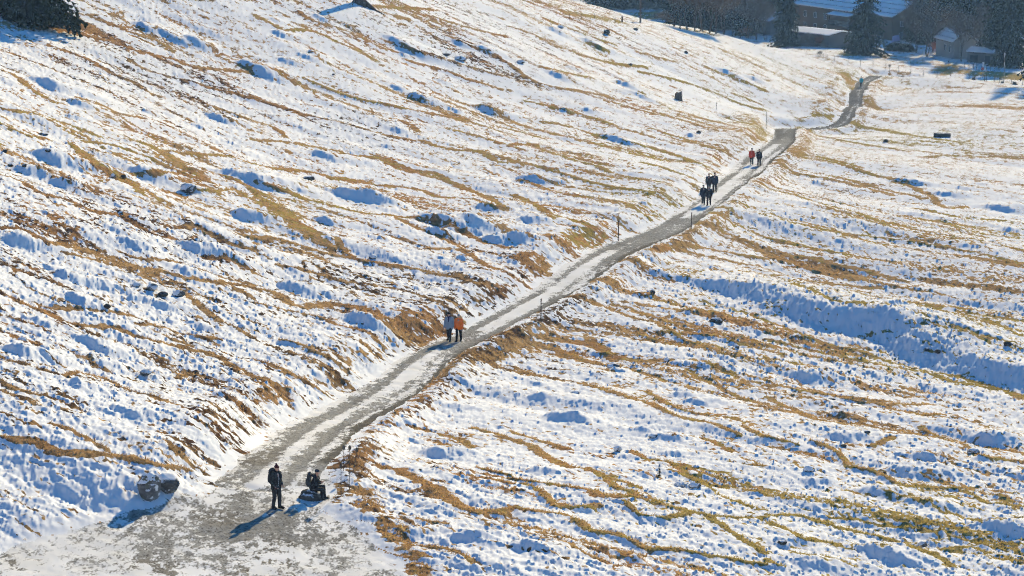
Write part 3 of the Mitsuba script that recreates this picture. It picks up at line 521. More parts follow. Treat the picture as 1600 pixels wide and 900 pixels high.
def person(loc, yaw, look, label, group=None, stride=0.22, height=1.75, arms='walk', pose='stand', mir=1):
    """local frame: +x ahead, +y to the left, z up. look: materials of jacket, trousers, hat; and extras"""
    k = height / 1.75; key = numbered('person'); tag(key, label, 'person', group)
    J = {}
    if pose == 'sit':
        hip = np.array([0, 0, 0.52]); lean = 0.10
        for s in (1, -1):
            J['hip', s] = np.array([0.0, 0.10 * s, 0.52]); J['knee', s] = np.array([0.44, 0.13 * s, 0.56 + 0.03 * s]); J['ank', s] = np.array([0.43 + .05 * s, 0.13 * s, 0.09]); J['toe', s] = J['ank', s] + np.array([0.19, 0.02 * s, -0.045])
        neck = np.array([0.13, 0, 1.08]); head = np.array([0.20, 0, 1.25]); hipz = 0.52
    else:
        for s in (1, -1):
            f = stride * s * mir
            J['hip', s] = np.array([0, 0.095 * s, 0.92]); J['knee', s] = np.array([0.04 + 0.55 * f, 0.10 * s, 0.50]); J['ank', s] = np.array([f, 0.105 * s, 0.09 + (0.05 if f < -0.1 else 0)]); J['toe', s] = J['ank', s] + np.array([0.17, 0.03 * s, -0.045 if f >= -0.1 else -0.07])
        neck = np.array([0.02, 0, 1.47]); head = np.array([0.05, 0, 1.625]); hipz = 0.92
    chest = neck * 0.75 + np.array([0, 0, hipz]) * 0.25 if pose == 'stand' else np.array([0.085, 0, 0.92])
    for s in (1, -1):
        J['sho', s] = neck + np.array([-0.01, 0.185 * s, -0.075])
        if pose == 'sit': J['elb', s] = np.array([0.17, 0.26 * s, 0.76]); J['wri', s] = np.array([0.36, 0.09 * s, 0.80])
        elif arms == 'pockets': J['elb', s] = J['sho', s] + np.array([-0.05, 0.09 * s, -0.27]); J['wri', s] = J['elb', s] + np.array([0.17, -0.07 * s, -0.17])
        elif arms == 'front': J['elb', s] = J['sho', s] + np.array([-0.02, 0.07 * s, -0.28]); J['wri', s] = J['elb', s] + np.array([0.21, -0.10 * s, -0.08])
        else:
            f = -stride * 0.7 * s * mir
            J['elb', s] = J['sho', s] + np.array([0.3 * f - 0.02, 0.07 * s, -0.28]); J['wri', s] = J['elb', s] + np.array([0.6 * f + 0.05, 0.01 * s, -0.25])
    # the body: one continuous skin
    P = [bone(neck + [0, 0, -.05], .06, head + [-.02, 0, -.08], .055), ell(head, .095, .076, .118), ell(head + [.035, 0, -.055], .06, .055, .06), hull((head + [.085, 0, -.005], .012), (head + [.107, 0, -.03], .016), (head + [.08, 0, -.04], .018)),
         ell(head + [0, .076, -.01], .016, .01, .03), ell(head + [0, -.076, -.01], .016, .01, .03), hull((head + [.088, .022, -.068], .008), (head + [.088, -.022, -.068], .008)), hull((head + [.078, .045, .02], .012), (head + [.086, .01, .022], .012)), hull((head + [.078, -.045, .02], .012), (head + [.086, -.01, .022], .012)),
         hull((J['sho', 1] + [0, -.05, 0], .07), (J['sho', -1] + [0, .05, 0], .07), (chest + [0, 0, -.12], .12)), hull((chest, .12), ((J['hip', 1] + J['hip', -1]) / 2 + [0, 0, .04], .13))]
    fingers = []
    for s in (1, -1):
        P += [bone(J['sho', s], .055, J['elb', s], .042), bone(J['elb', s], .042, J['wri', s], .03), bone(J['hip', s], .085, J['knee', s], .058), bone(J['knee', s], .056, J['ank', s], .04), bone(J['ank', s], .04, J['toe', s], .035)]
        d = J['wri', s] - J['elb', s]; d /= np.linalg.norm(d); side = np.cross(d, [0, 0, 1.0]); side = side / max(np.linalg.norm(side), 1e-6) if np.linalg.norm(side) > .2 else np.array([1.0, 0, 0])
        nrm = np.cross(side, d); pal = J['wri', s] + d * 0.05
        P.append(hull((J['wri', s], .026), (pal + d * .035 + side * .026, .015), (pal + d * .035 - side * .026, .015)))
        for q, (o, ln) in enumerate(((-.028, .058), (-.010, .072), (.010, .068), (.028, .052))):
            a = pal + d * .035 + side * o; b = a + d * ln * .55 + nrm * .012; c = b + d * ln * .35 + nrm * .03
            P += [bone(a, .0105, b, .0095), bone(b, .0095, c, .008)]
        a = J['wri', s] + d * .02 + side * .022; b = a + side * .032 + d * .028; P += [bone(a, .013, b, .011), bone(b, .011, b + d * .03 + nrm * .01, .009)]
    body = soft(union(P), 0.03, 4)
    # clothes, each following the body
    jl = look.get('hem', 0.16)
    hipc = (J['hip', 1] + J['hip', -1]) / 2
    hem = hipc - np.array([0, 0, jl]) if pose == 'stand' else hipc + np.array([-.02, 0, .0])
    jk = [hull((J['sho', 1] + [0, -.02, -.01], .085), (J['sho', -1] + [0, .02, -.01], .085), (chest + [.0, .10, -.10], .135), (chest + [0, -.10, -.10], .135)),
          hull((chest + [0, .10, -.1], .135), (chest + [0, -.10, -.1], .135), (hem + [0, .115, .07], .125), (hem + [0, -.115, .07], .125)), bone(neck + [-.01, 0, -.03], .078, neck + [0, 0, .035], .07)]
    if look.get('hood'): jk.append(ell(neck + [-.10, 0, .02], .09, .12, .075))
    for s in (1, -1): jk += [bone(J['sho', s], .085, J['elb', s], .066), bone(J['elb', s], .066, J['wri', s] * 0.95 + J['elb', s] * .05, .05)]
    jk = union(jk); cut = m3.Manifold.cube([3, 3, 3], True)
    jacket = soft(jk, 0.04, 6)
    tr = [hull((J['hip', 1], .12), (J['hip', -1], .12), (hipc + [0, 0, .08], .12))]
    for s in (1, -1): tr += [bone(J['hip', s], .112, J['knee', s], .083), bone(J['knee', s], .083, J['ank', s] + [0, 0, .03], .066)]
    trousers = soft(union(tr), 0.04, 5)
    hat = ell(head + [-.008, 0, .05], .108, .09, .09) - m3.Manifold.cube([.5, .5, .4], True).translate([float(head[0]), 0, float(head[2]) - .18])
    if look.get('bobble'): hat = union([hat, ball(head + [-.02, 0, .155], .038)])
    if look.get('peak'): hat = union([hat, hull((head + [-.01, 0, .13], .05), (head + [-.035, 0, .19], .025))])
    def add(part, mesh, m, sm=50):
        t = mesh.copy(); t.apply_scale(k); return put(key, part, place(t, loc, yaw), m, smooth=sm)
    add('body', body, look.get('skin', 'skin'), True); add('jacket', jacket, look['jacket']); add('trousers', trousers, look['trousers'])
    add('hat', soft(hat, .03, 3), look['hat'])
    for s in (1, -1):
        b = union([bone(J['ank', s] + [0, 0, .06], .062, J['ank', s], .06), hull((J['ank', s] + [-.03, 0, -.03], .055), (J['toe', s] + [0, 0, .0], .05), (J['ank', s] + [.05, 0, .0], .055))])
        add('boot', soft(b, .03, 3), 'boot_leather')
    for part, m, man in look.get('more', lambda J, neck, head, chest, hem: [])(J, neck, head, chest, hem): add(part, soft(man, .03, 4), m)
    return key, J, (neck, head, chest)
def yaw_to(v): return math.atan2(v[1], v[0])
def path_dir(p):
    i = ptree.query(p[:2])[1]; return ctan[i]
def backpack(loc, yaw, chest, label, mat_='charcoal_cloth', dz=0.0):
    key = numbered('backpack'); tag(key, label, 'backpack')
    c = chest + np.array([-.22, 0, .0 + dz])
    bag = union([hull((c + [0, .11, .20], .07), (c + [0, -.11, .20], .07), (c + [-.02, .12, -.2], .085), (c + [-.02, -.12, -.2], .085)), hull((c + [0, .08, .25], .06), (c + [0, -.08, .25], .06), (c + [.02, 0, .28], .05))])
    put(key, 'bag', place(soft(bag, .035, 5), loc, yaw), mat_)
    put(key, 'pocket', place(soft(hull((c + [-.10, .09, .0], .04), (c + [-.10, -.09, .0], .04), (c + [-.10, .09, -.17], .045), (c + [-.10, -.09, -.17], .045)), .035, 3), loc, yaw), mat_)
    for s in (1, -1):
        pts_ = [c + [.05, .12 * s, .2], chest + [.02, .125 * s, .20], chest + [.17, .12 * s, .08], chest + [.15, .14 * s, -.08], c + [.05, .16 * s, -.2]]
        put(key, 'strap', place(soft(union([bone(a, .022, b, .022) for a, b in zip(pts_[:-1], pts_[1:])]), .03, 3), loc, yaw), mat_)

# the two resting by the lot
L = on_land(432, 796); yw = math.radians(-38)
_, J, (nk, hd, ch) = person(L, yw, dict(jacket='black_cloth', trousers='charcoal_cloth', hat='maroon_cloth', peak=True, hem=.14,
    more=lambda J, neck, head, chest, hem: [('zip', 'zipper', hull((neck + [.085, 0, -.06], .012), (chest + [.135, 0, -.1], .012), (hem + [.115, 0, .1], .012))), ('glove', 'maroon_cloth', hull((J['wri', -1], .05), (J['wri', -1] + [.06, .0, -.07], .035)))]),
    'person in black with a dark peaked hat and backpack, standing beside the sitting hiker', stride=.07, height=1.80, arms='pockets')
backpack(L, yw, ch, 'black backpack worn by the hiker standing at the lot')
S = on_land(493, 781)
def blob_rock(loc, size, seed, n=3, flat=0.75):
    t = trimesh.creation.icosphere(subdivisions=n); v = t.vertices
    d = 1 + 0.55 * (meshkit.fbm(v * 1.3 + seed * 7.1, 3, seed) - 0.5) + 0.22 * (meshkit.fbm(v * 3.5 + seed * 3.3, 2, seed + 5) - 0.5)
    r_ = np.random.default_rng(seed); 
    for q in range(5):                                            # broken faces
        nn = r_.normal(size=3); nn /= np.linalg.norm(nn); lim = 0.72 + 0.2 * r_.random()
        over = np.maximum(0, (v * d[:, None]) @ nn - lim); d = d - 0.85 * over
    t.vertices = v * d[:, None] * np.asarray(size) ; t.apply_translation(np.asarray(loc)); return t
SR = S + np.array([-0.12, 0.05, 0.0])
rk = numbered('rock'); scene[rk] = mikit.ply(blob_rock(SR + [0, 0, .12], (.50, .46, .32), 3), 'dark_rock', smooth=35)
tag(rk, 'snow-patched grey rock that the sitting hiker rests on', 'rock')
sy = math.radians(-8); SL = SR + np.array([0.02, -0.02, -0.03])
_, J, (nk, hd, ch) = person(SL, sy, dict(jacket='black_cloth', trousers='black_cloth', hat='dark_navy', hood=True), 'person in black jacket and navy hat sitting on a rock beside the path', pose='sit', height=1.64)
backpack(SL, sy, ch * .937, 'dark grey backpack worn by the sitting hiker', 'charcoal_cloth', .0)
# walkers on the path
def walker(px, py, towards, look, label, **kw):
    p = on_land(px, py); d = path_dir(p) * (-1 if towards else 1)
    return person(p, yaw_to(d) + kw.pop('turn', 0), look, label, **kw)
scarf = lambda J, neck, head, chest, hem: [('scarf', 'navy_scarf', union([hull((neck + [.03, .05, .02], .055), (neck + [.03, -.05, .02], .055)), hull((neck + [.085, 0, -.03], .04), (chest + [.14, 0, -.12], .03))]))]
walker(702, 533, True, dict(jacket='slate_cloth', trousers='black_cloth', hat='black_cloth', bobble=True, more=scarf, hem=.18), 'person in a slate blue jacket with navy scarf walking down the path', height=1.80, stride=.17)
walker(717, 534, True, dict(jacket='orange_cloth', trousers='black_cloth', hat='grey_cloth', hem=.13), 'person in a bright orange jacket and grey hat walking down the path', height=1.70, stride=.12, mir=-1)
cam_w = lambda J, neck, head, chest, hem: [('collar', 'grey_cloth', hull((neck + [.06, .03, -.02], .045), (neck + [.06, -.03, -.02], .045), (chest + [.135, 0, .02], .02)))]
walker(1099, 320, True, dict(jacket='dark_navy', trousers='black_cloth', hat='black_cloth', hem=.24), 'person in a long navy coat, nearer left walker of the dark group of four', height=1.74, stride=.2)
walker(1107.5, 321.5, True, dict(jacket='black_cloth', trousers='black_cloth', hat='dark_navy', hem=.18, more=cam_w), 'person in black with a pale collar, nearer right walker of the dark group of four', height=1.76, stride=.16, mir=-1)
walker(1107.5, 300, True, dict(jacket='charcoal_cloth', trousers='black_cloth', hat='maroon_cloth', hem=.30), 'person in a long dark coat, farther left walker of the dark group of four', height=1.70, stride=.15)
walker(1116.5, 301, True, dict(jacket='slate_navy' if 'slate_navy' in scene else 'dark_navy', trousers='black_cloth', hat='black_cloth', hem=.20), 'tall person in dark blue, farther right walker of the dark group of four', height=1.84, stride=.18, mir=-1)
walker(1174.5, 258, False, dict(jacket='red_cloth', trousers='black_cloth', hat='black_cloth', hem=.13), 'person in a red jacket and black trousers walking up the path', height=1.74, stride=.17)
walker(1186, 259, False, dict(jacket='black_cloth', trousers='black_cloth', hat='charcoal_cloth', hem=.22), 'person in a black coat walking beside the red jacket', height=1.72, stride=.2, mir=-1)
walker(1345.5, 136, False, dict(jacket='teal_cloth', trousers='black_cloth', hat='black_cloth', hem=.14), 'person in a turquoise jacket alone at the far bend of the path', height=1.75, stride=.1)

# ---------------------------------------------------------------- boulders and stones
def rock(px, py, w, h, label, bsdf='snowy_rock', seed=1, group=None, sink=0.3, n=3, depth=1.0):
    p = on_land(px, py); s = FOC / p[1]
    sx, sz = 0.5 * w / s, 0.5 * h / s
    key = numbered('rock'); scene[key] = mikit.ply(blob_rock(p + [0, 0, sz * (1 - sink)], (sx * 1.1, sx * depth, sz * 1.15), seed, n), bsdf, smooth=35); tag(key, label, 'rock', group); return key
rock(234, 785, 35, 41, 'large round dark boulder with snow stuck to its face, at the edge of the lot', bsdf='boulder_rock', seed=12, n=4, sink=.22)
rock(262, 775, 34, 30, 'lower boulder with a snow-covered top, leaning right of the round one', seed=14, n=4, sink=.2, depth=1.2)
ROCKS = [(948,56,11,10,'dark boulder near the crest, upper left of the tall pole','dark_rock'),(993,48,9,5,'flat dark stone just below the tall pole','dark_rock'),(876,45,10,6,'snow-capped stone high on the slope left of the dark boulder','snowy_rock'),
 (719,95,21,9,'black-edged snowy rock, right one of the pair high on the slope','snowy_rock'),(697,88,13,6,'small dark rock, left one of the pair high on the slope','dark_rock'),(814,100,15,6,'low dark rock right of the high pair','snowy_rock'),
 (295,305,28,18,'snow-faced rock with a dark rim above a trodden band','snowy_rock'),(177,285,10,12,'upright snowy stone in the brown mottled strip','snowy_rock'),(193,286,9,8,'dark stone beside the upright snowy stone','dark_rock'),
 (483,287,19,8,'flat black rock under a snowy hump by the wide straw band','dark_rock'),(583,407,13,8,'dark hump-backed rock in open snow near the middle of the left slope','snowy_rock'),(168,495,13,9,'small black rock on a straw band at the left','dark_rock'),
 (213,456,15,9,'leftmost stone of the row of dark stones','snowy_rock'),(238,464,19,14,'second stone of the row of dark stones, snow on its face','snowy_rock'),(255,473,16,10,'lowest stone of the row of dark stones','dark_rock'),(279,473,20,14,'rightmost stone of the row of dark stones','snowy_rock'),
 (376,519,15,9,'bluish snowy stone above the end of a straw band','snowy_rock'),(228,596,18,12,'pointed stone over a blue shaded hollow','snowy_rock'),(35,537,18,8,'low reddish-edged stone near the left edge','snowy_rock'),
 (1019,470,10,8,'black stone at the edge of a hollow right of the path','dark_rock'),(1119,513,22,12,'ragged dark rock below the long shaded bank','dark_rock'),(1150,552,11,8,'small dark stone below the ragged rock','snowy_rock'),
 (958,586,22,11,'snow-filled rock between two straw bands right of the path','snowy_rock'),(1041,578,10,9,'stone with snow on its face at a fork of bands','snowy_rock'),(898,620,17,8,'dark flat stone right of the middle path','dark_rock'),
 (965,716,14,11,'dark brown stone above a small hollow at lower centre','snowy_rock'),(1062,769,18,10,'left one of two snowy stones at lower centre','snowy_rock'),(1086,772,20,12,'right one of two snowy stones at lower centre','snowy_rock'),
 (1263,750,18,14,'lone dome-shaped stone with a blue shaded face','snowy_rock'),(1318,704,10,6,'small black stone below the dome-shaped hollow','dark_rock'),(1380,745,12,7,'round dark stone under the large mound at lower right','dark_rock'),
 (1521,716,20,10,'dark stone with snow at the end of a wide band, lower right','snowy_rock'),(1574,554,16,8,'black two-humped stone at the right edge above the shaded bank','dark_rock'),(1448,556,9,7,'left one of two mossy stones inside the shaded bank','dark_rock'),
 (1465,560,10,7,'right one of two mossy stones inside the shaded bank','dark_rock'),(1441,862,15,12,'stone with a grassy cap near the bottom right','snowy_rock'),(1222,860,16,8,'black ragged stone in a blue hollow near the bottom','dark_rock'),
 (1300,634,13,6,'flat dark stone right of centre below the shaded bank','dark_rock'),(1020,693,16,9,'twiggy dark stone above the round hollow','snowy_rock'),(8,247,9,7,'black stone at the left edge of the slope','dark_rock'),
 (16,263,9,6,'left one of two black stones in a blue hollow','dark_rock'),(38,264,8,6,'right one of two black stones in a blue hollow','dark_rock'),(75,243,10,6,'black stone in the large blue hollow at the left','dark_rock'),
 (1384,224,9,6,'small black stone far right of the path','dark_rock'),(1355,689,10,6,'dark stone left of the wide fork of bands','dark_rock'),(521,120,5,4,'tiny black stone high on the left slope','dark_rock'),(985,105,7,4,'tiny dark stone on the upper slope below the dark boulder','dark_rock'),
 (1072,84,7,5,'tiny dark stone under the bare thicket','dark_rock'),(1092,212,8,5,'small stone left of the upper path','dark_rock'),(67,214,16,6,'dark heathery stone near the left edge','dark_rock')]
for i, (x, y, w, h, lb, m) in enumerate(ROCKS): rock(x, y, w * .9, h * .8, lb, m, seed=20 + i, n=2 if w < 12 else 3, sink=.35)
# the black stump and the long dark block
p = on_land(1060, 159); s = FOC / p[1]
st = numbered('tree_stump'); tag(st, 'black stump standing alone in the snow left of the upper path', 'tree stump')
a_ = np.linspace(0, 2 * np.pi, 15)[:-1]
def stump(rad, hgt, seed):
    r_ = np.random.default_rng(seed); rr = 1 + .18 * r_.normal(size=14)
    ring = lambda z, f, j: np.stack([np.cos(a_) * rad * rr * f, np.sin(a_) * rad * rr * f, z + j * r_.normal(size=14)], 1)
    v = np.vstack([ring(-.2, 1.25, 0), ring(hgt * .35, 1.0, 0), ring(hgt * .8, .92, .04), ring(hgt, .86, .12), [[0, 0, hgt * .9]]])
    f = []
    for k in range(3):
        for i in range(14):
            j = (i + 1) % 14; f += [[k * 14 + i, k * 14 + j, k * 14 + 14 + j], [k * 14 + i, k * 14 + 14 + j, k * 14 + 14 + i]]
    f += [[42 + i, 42 + (i + 1) % 14, 56] for i in range(14)]
    return trimesh.Trimesh(v, f, process=False)
put(st, 'trunk', place(stump(.42, .95, 1), p, 0), 'bark', smooth=False)
put(st, 'broken_limb', place(to_tm(bone((.1, 0, .8), .16, (.38, .05, 1.02), .09)), p, 0), 'bark')
p = on_land(1472, 217); s = FOC / p[1]
bk = numbered('stone_block'); tag(bk, 'long dark block lying in the bright snow right of the upper path', 'stone block')
blk = m3.Manifold.cube([26 / s, .8, .62], True) - m3.Manifold.cube([26 / s - .3, .5, .3], True).translate([0, 0, .35])
blk = blk.refine_to_length(.15); bt = to_tm(blk); bt.vertices += 0.03 * (np.stack([meshkit.noise(bt.vertices * 4 + 9 * q, q) for q in range(3)], 1) - .5)
put(bk, 'trough', place(bt, p + [0, 0, .24], -.06), 'dark_rock', smooth=False)
put(bk, 'snow_cap', place(to_tm(m3.Manifold.cube([26 / s - .34, .46, .1], True).refine_to_length(.2)), p + [0, 0, .46], -.06), 'snow_plain')
scene['snow_plain'] = {'type': 'twosided', 'bsdf': {'type': 'diffuse', 'reflectance': {'type': 'rgb', 'value': list(SNOW)}}}
# marker stakes
def tube(a, b, r0, r1, n=7):
    return trimesh.creation.cylinder(radius=1, segment=[a, b], sections=n) if False else _tube(np.asarray(a, float), np.asarray(b, float), r0, r1, n)
def _tube(a, b, r0, r1, n):
    d = b - a; L_ = np.linalg.norm(d); d = d / L_
    u = np.cross(d, [0, 0, 1.0] if abs(d[2]) < .9 else [1.0, 0, 0]); u /= np.linalg.norm(u); w = np.cross(d, u)
    t = np.linspace(0, 2 * np.pi, n + 1)[:-1]
    ring = np.cos(t)[:, None] * u + np.sin(t)[:, None] * w
    v = np.vstack([a + ring * r0, b + ring * r1, [a], [b]])
    f = []
    for i in range(n):
        j = (i + 1) % n; f += [[i, j, n + j], [i, n + j, n + i], [2 * n, j, i], [2 * n + 1, n + i, n + j]]
    return trimesh.Trimesh(v, f, process=False)
for x, y0, y1, lb in ((966,346,377,'thin dark stake on the straw bank left of the path bend'),(1080,337,361,'short stake on the right edge of the path below the group of four'),(845,474,506,'thin stake on the right edge of the path above the orange jacket'),
                      (1197,179,203,'weathered stake left of the path below the brow'),(1119.5,163,173,'short black stake leaning in the snow left of the upper path')):
    p = on_land(x, y1); hgt = (y1 - y0) / (FOC / p[1])
    k_ = numbered('marker_stake'); tag(k_, lb, 'stake')
    put(k_, 'post', _tube(p - [0, 0, .3], p + [.02, 0, hgt], .04, .033, 8), 'wood_dark')
    put(k_, 'cap', _tube(p + [.02, 0, hgt], p + [.02, 0, hgt + .1], .05, .04, 8), 'black_cloth')
# ---------------------------------------------------------------- trees
def needle_tex(p, n, uv):
    return mix((0.010, 0.016, 0.005), (0.044, 0.05, 0.014), noise(p.x * 2.1, p.y * 2.1, p.z * 2.1))
scene['needles'] = {'type': 'twosided', 'bsdf': {'type': 'diffuse', 'reflectance': proc(needle_tex)}}
def spruce_mesh(h, r, seed, whorl=0.5, per=10, skirt=0.03, sub=6, fine=1.0, power=0.85):
    g = np.random.default_rng(seed); tris = []
    z = skirt * h
    while z < h * 0.985:
        t = z / h; L0 = r * (1 - t) ** power * (0.9 + .2 * g.random()) + 0.12
        for b in range(max(4, int(per * (0.45 + .55 * (1 - t))))):
            a = g.random() * 6.283; L = L0 * (0.6 + .55 * g.random()); d = np.array([math.cos(a), math.sin(a), 0]); sd = np.array([-d[1], d[0], 0])
            zz = z + g.normal(0, .12); m = sub
            prev = np.array([0, 0, zz])
            for q in range(1, m + 1):
                u = q / m; c = d * L * u + np.array([0, 0, zz + 0.16 * L * u - 0.42 * L * u * u + .04 * g.normal()])
                w = (0.30 * L * (1 - .7 * u) + .10) * (0.7 + .6 * g.random()) * fine
                for s in (1, -1):
                    tip = prev * .4 + c * .6 + sd * s * w + np.array([0, 0, -0.35 * w - .12 * g.random()])
                    tris.append([prev, c, tip])
                    if fine < 1:
                        for e in range(2):
                            o = prev + (c - prev) * g.random(); tris.append([o, o + d * .12, o + sd * s * w * (.5 + g.random()) + np.array([0, 0, -.3 * g.random()]) + d * .2])
                hang = prev * .5 + c * .5 + np.array([0, 0, -(.16 + .3 * g.random()) * (0.5 + L * .22)]); tris.append([prev, c, hang])
                prev = c
        z += whorl * (0.75 + .5 * g.random()) * (1 - .4 * t)
    t = np.array(tris).reshape(-1, 3)
    return trimesh.Trimesh(t, np.arange(len(t)).reshape(-1, 3), process=False)
SPRUCE = {}
for q, (h, r) in enumerate(((16, 3.4), (15, 4.4), (17, 3.9), (13, 2.8))):
    SPRUCE[q] = (mikit.ply(spruce_mesh(h, r, 30 + q, .42, 15, power=(.5, .62, .5, .8)[q]), 'needles', smooth=False), mikit.ply(_tube(np.array([0, 0, -.5]), np.array([0, 0, h * .96]), .26, .03, 7), 'bark', smooth=True))
def tree_at(p, kind, label, group=None, rz=0.0, sc=1.0, name='spruce_tree', lib=None):
    k = numbered(name); tag(k, label, 'tree', group)
    tw = T().translate([float(v) for v in p]).rotate([0, 0, 1], rz).scale(sc)
    cr, tr = (lib or SPRUCE)[kind]
    scene[k + '__crown'] = {**cr, 'to_world': tw}; scene[k + '__trunk'] = {**tr, 'to_world': tw}
    return k
def bare_mesh(h, seed, spread=.42, levels=5, r0=.16, multi=1, droop=0):
    g = np.random.default_rng(seed); segs = []
    def grow(a, d, L, r, lv):
        n = 3; p_ = a
        for q in range(n):
            d = d + g.normal(0, .10, 3) + np.array([0, 0, .05]); d /= np.linalg.norm(d)
            b = p_ + d * L / n; segs.append((p_, b, r * (1 - .25 * q / n), r * (1 - .25 * (q + 1) / n), lv)); p_ = b
            if lv < levels - 1 and (q > 0 or lv > 0):
                for _ in range(1 if lv < 2 else 2):
                    e = d + g.normal(0, spread, 3) * np.array([1, 1, .6]); e /= np.linalg.norm(e)
                    grow(p_, e, L * (.55 + .25 * g.random()), r * .5, lv + 1)
        if lv < levels - 1:
            for _ in range(2):
                e = d + g.normal(0, spread * .8, 3); e /= np.linalg.norm(e); grow(p_, e, L * (.6 + .2 * g.random()), r * .62, lv + 1)
    for m in range(multi):
        d0 = np.array([g.normal(0, .16 * (multi > 1) + .03), g.normal(0, .16 * (multi > 1) + .03), 1.0]); grow(np.array([g.normal(0, .3 * (multi > 1)), g.normal(0, .3 * (multi > 1)), -.3]), d0 / np.linalg.norm(d0), h * .34, r0 / math.sqrt(multi), 0)
    V_, F_, V2, F2 = [], [], [], []
    nt = nw = 0
    for a, b, ra, rb, lv in segs:
        n = 6 if lv == 0 else (4 if lv == 1 else 3)
        ra, rb = max(ra, .014), max(rb, .011); m = _tube(a, b, ra, rb, n)
        if lv < 2: V_.append(m.vertices); F_.append(m.faces[[k for k in range(len(m.faces)) if k % 4 < 2]] + nt); nt += len(m.vertices)
        else: V2.append(m.vertices); F2.append(m.faces[[k for k in range(len(m.faces)) if k % 4 < 2]] + nw); nw += len(m.vertices)
    return trimesh.Trimesh(np.vstack(V2), np.vstack(F2), process=False), trimesh.Trimesh(np.vstack(V_), np.vstack(F_), process=False)
BARE = {}
for q, (h, mu, mt, sp) in enumerate(((13, 1, 'twig', .40), (11, 2, 'twig', .34), (12, 3, 'twig', .30), (3.0, 7, 'red_twig', .45), (3.4, 6, 'twig', .5))):
    c_, t_2 = bare_mesh(h, 50 + q, sp, 5 if h > 5 else 4, .17 if h > 5 else .06, mu)
    BARE[q] = (mikit.ply(c_, mt, smooth=True), mikit.ply(t_2, 'bark' if mt == 'twig' else mt, smooth=True))

# the big spruce and the maple at the top of the slope
p = on_land(44, 36); k = numbered('spruce_tree'); tag(k, 'broad dark spruce with branches down to the ground at the top left corner', 'tree')
big = spruce_mesh(19, 4.9, 77, .36, 22, .012, 9, .75)
put(k, 'crown', place(big, p, 0), 'needles', smooth=False); put(k, 'trunk', _tube(p - [0, 0, .5], p + [0, 0, 18.5], .42, .04, 10), 'bark')
p = on_land(562, 9); k = numbered('maple_tree'); tag(k, 'thick bare trunk with flared roots at the upper edge of the slope', 'tree')
g_ = np.random.default_rng(5)
tk = [bone((0, 0, -.4), .62, (0.05, 0, 1.2), .50), bone((0.05, 0, 1.2), .50, (.1, .1, 4.2), .42)]
for a in np.arange(0, 6.28, .9): tk.append(bone((math.cos(a) * 1.05, math.sin(a) * 1.05, -.35 - .25 * math.cos(a)), .16, (math.cos(a) * .3, math.sin(a) * .3, .75), .26))
tk.append(bone((1.9, -.2, -.75), .14, (.5, -.1, .3), .3)); tk.append(bone((2.9, -.5, -1.25), .1, (1.9, -.2, -.75), .15))
put(k, 'trunk', place(soft(union(tk), .2, 4), p, 0), 'bark', smooth=True)
# spruces of the village
for x, y, kind, sc, lb in ((1228,74,0,1.0,'narrow dark spruce left of the farmhouse with its crown above the frame'),(1352,86,1,1.12,'broad spruce standing in front of the farmhouse gable'),(1577,106,2,1.25,'dense black spruce at the right edge above the grey shed'),
                          (1552,100,0,1.0,'dark spruce just left of the black one at the right edge'),(1512,92,3,.72,'young spruce right of the little hut with the stove pipe'),(1640,104,0,1.1,'slim spruce out beyond the right edge')):
    tree_at(on_land(x, y), kind, lb, rz=x * 7 % 360, sc=sc)
TALL = {0: (mikit.ply(spruce_mesh(30, 3.9, 38, .6, 15, .12, power=.42), 'needles', smooth=False), mikit.ply(_tube(np.array([0, 0, -.5]), np.array([0, 0, 29.0]), .34, .03, 7), 'bark', smooth=True))}
for x, Z_, sc, lb in ((1628,500,1.0,'tall spruce beside the field just past the right edge'),(1662,497,.96,'second tall spruce beside the field past the right edge'),(1700,505,1.04,'third tall spruce farther out past the right edge')):
    wx = (x - 800) / FOC * Z_; tree_at((wx, Z_, land(wx, Z_) - .2), 0, lb, rz=x % 90, sc=sc, lib=TALL)
gl = 'dark spruce of the forest edge behind the village'
r_ = np.random.default_rng(41)
for i, x in enumerate(np.concatenate([np.arange(925, 1050, 14), np.arange(1052, 1240, 17), np.arange(1405, 1620, 17)])):
    Z_ = 694 + 8 * r_.random() if x < 1050 else (672 + 18 * r_.random() if x < 1240 else 650 + 30 * r_.random())
    wx = (x - 800) / FOC * Z_
    tree_at((wx, Z_, land(wx, Z_) - .2), int(r_.integers(0, 4)), ('dark spruce of the distant forest edge left of the thicket' if x < 1050 else 'dark spruce in the back row behind the leafless thicket' if x < 1240 else 'dark spruce in the back row behind the huts'), ('forest edge left' if x < 1050 else 'back row behind the thicket' if x < 1240 else 'back row behind the huts'), rz=float(r_.random() * 360), sc=float(.85 + .3 * r_.random()))
for i, x in enumerate(list(range(1062, 1215, 13)) + list(range(1440, 1560, 14))):
    Z_ = (632 + 22 * r_.random()) if x < 1300 else (612 + 26 * r_.random())
    wx = (x - 800) / FOC * Z_
    tree_at((wx, Z_, land(wx, Z_) - .2), int(r_.integers(0, 4)), ('dark spruce standing among the trunks of the leafless thicket' if x < 1300 else 'dark spruce between the leafless trees and the huts'), ('spruces in the thicket' if x < 1300 else 'spruces among the huts'), rz=float(r_.random() * 360), sc=float(.8 + .25 * r_.random()))
ORD = 'first second third fourth fifth sixth seventh eighth ninth tenth eleventh twelfth thirteenth fourteenth fifteenth'.split()
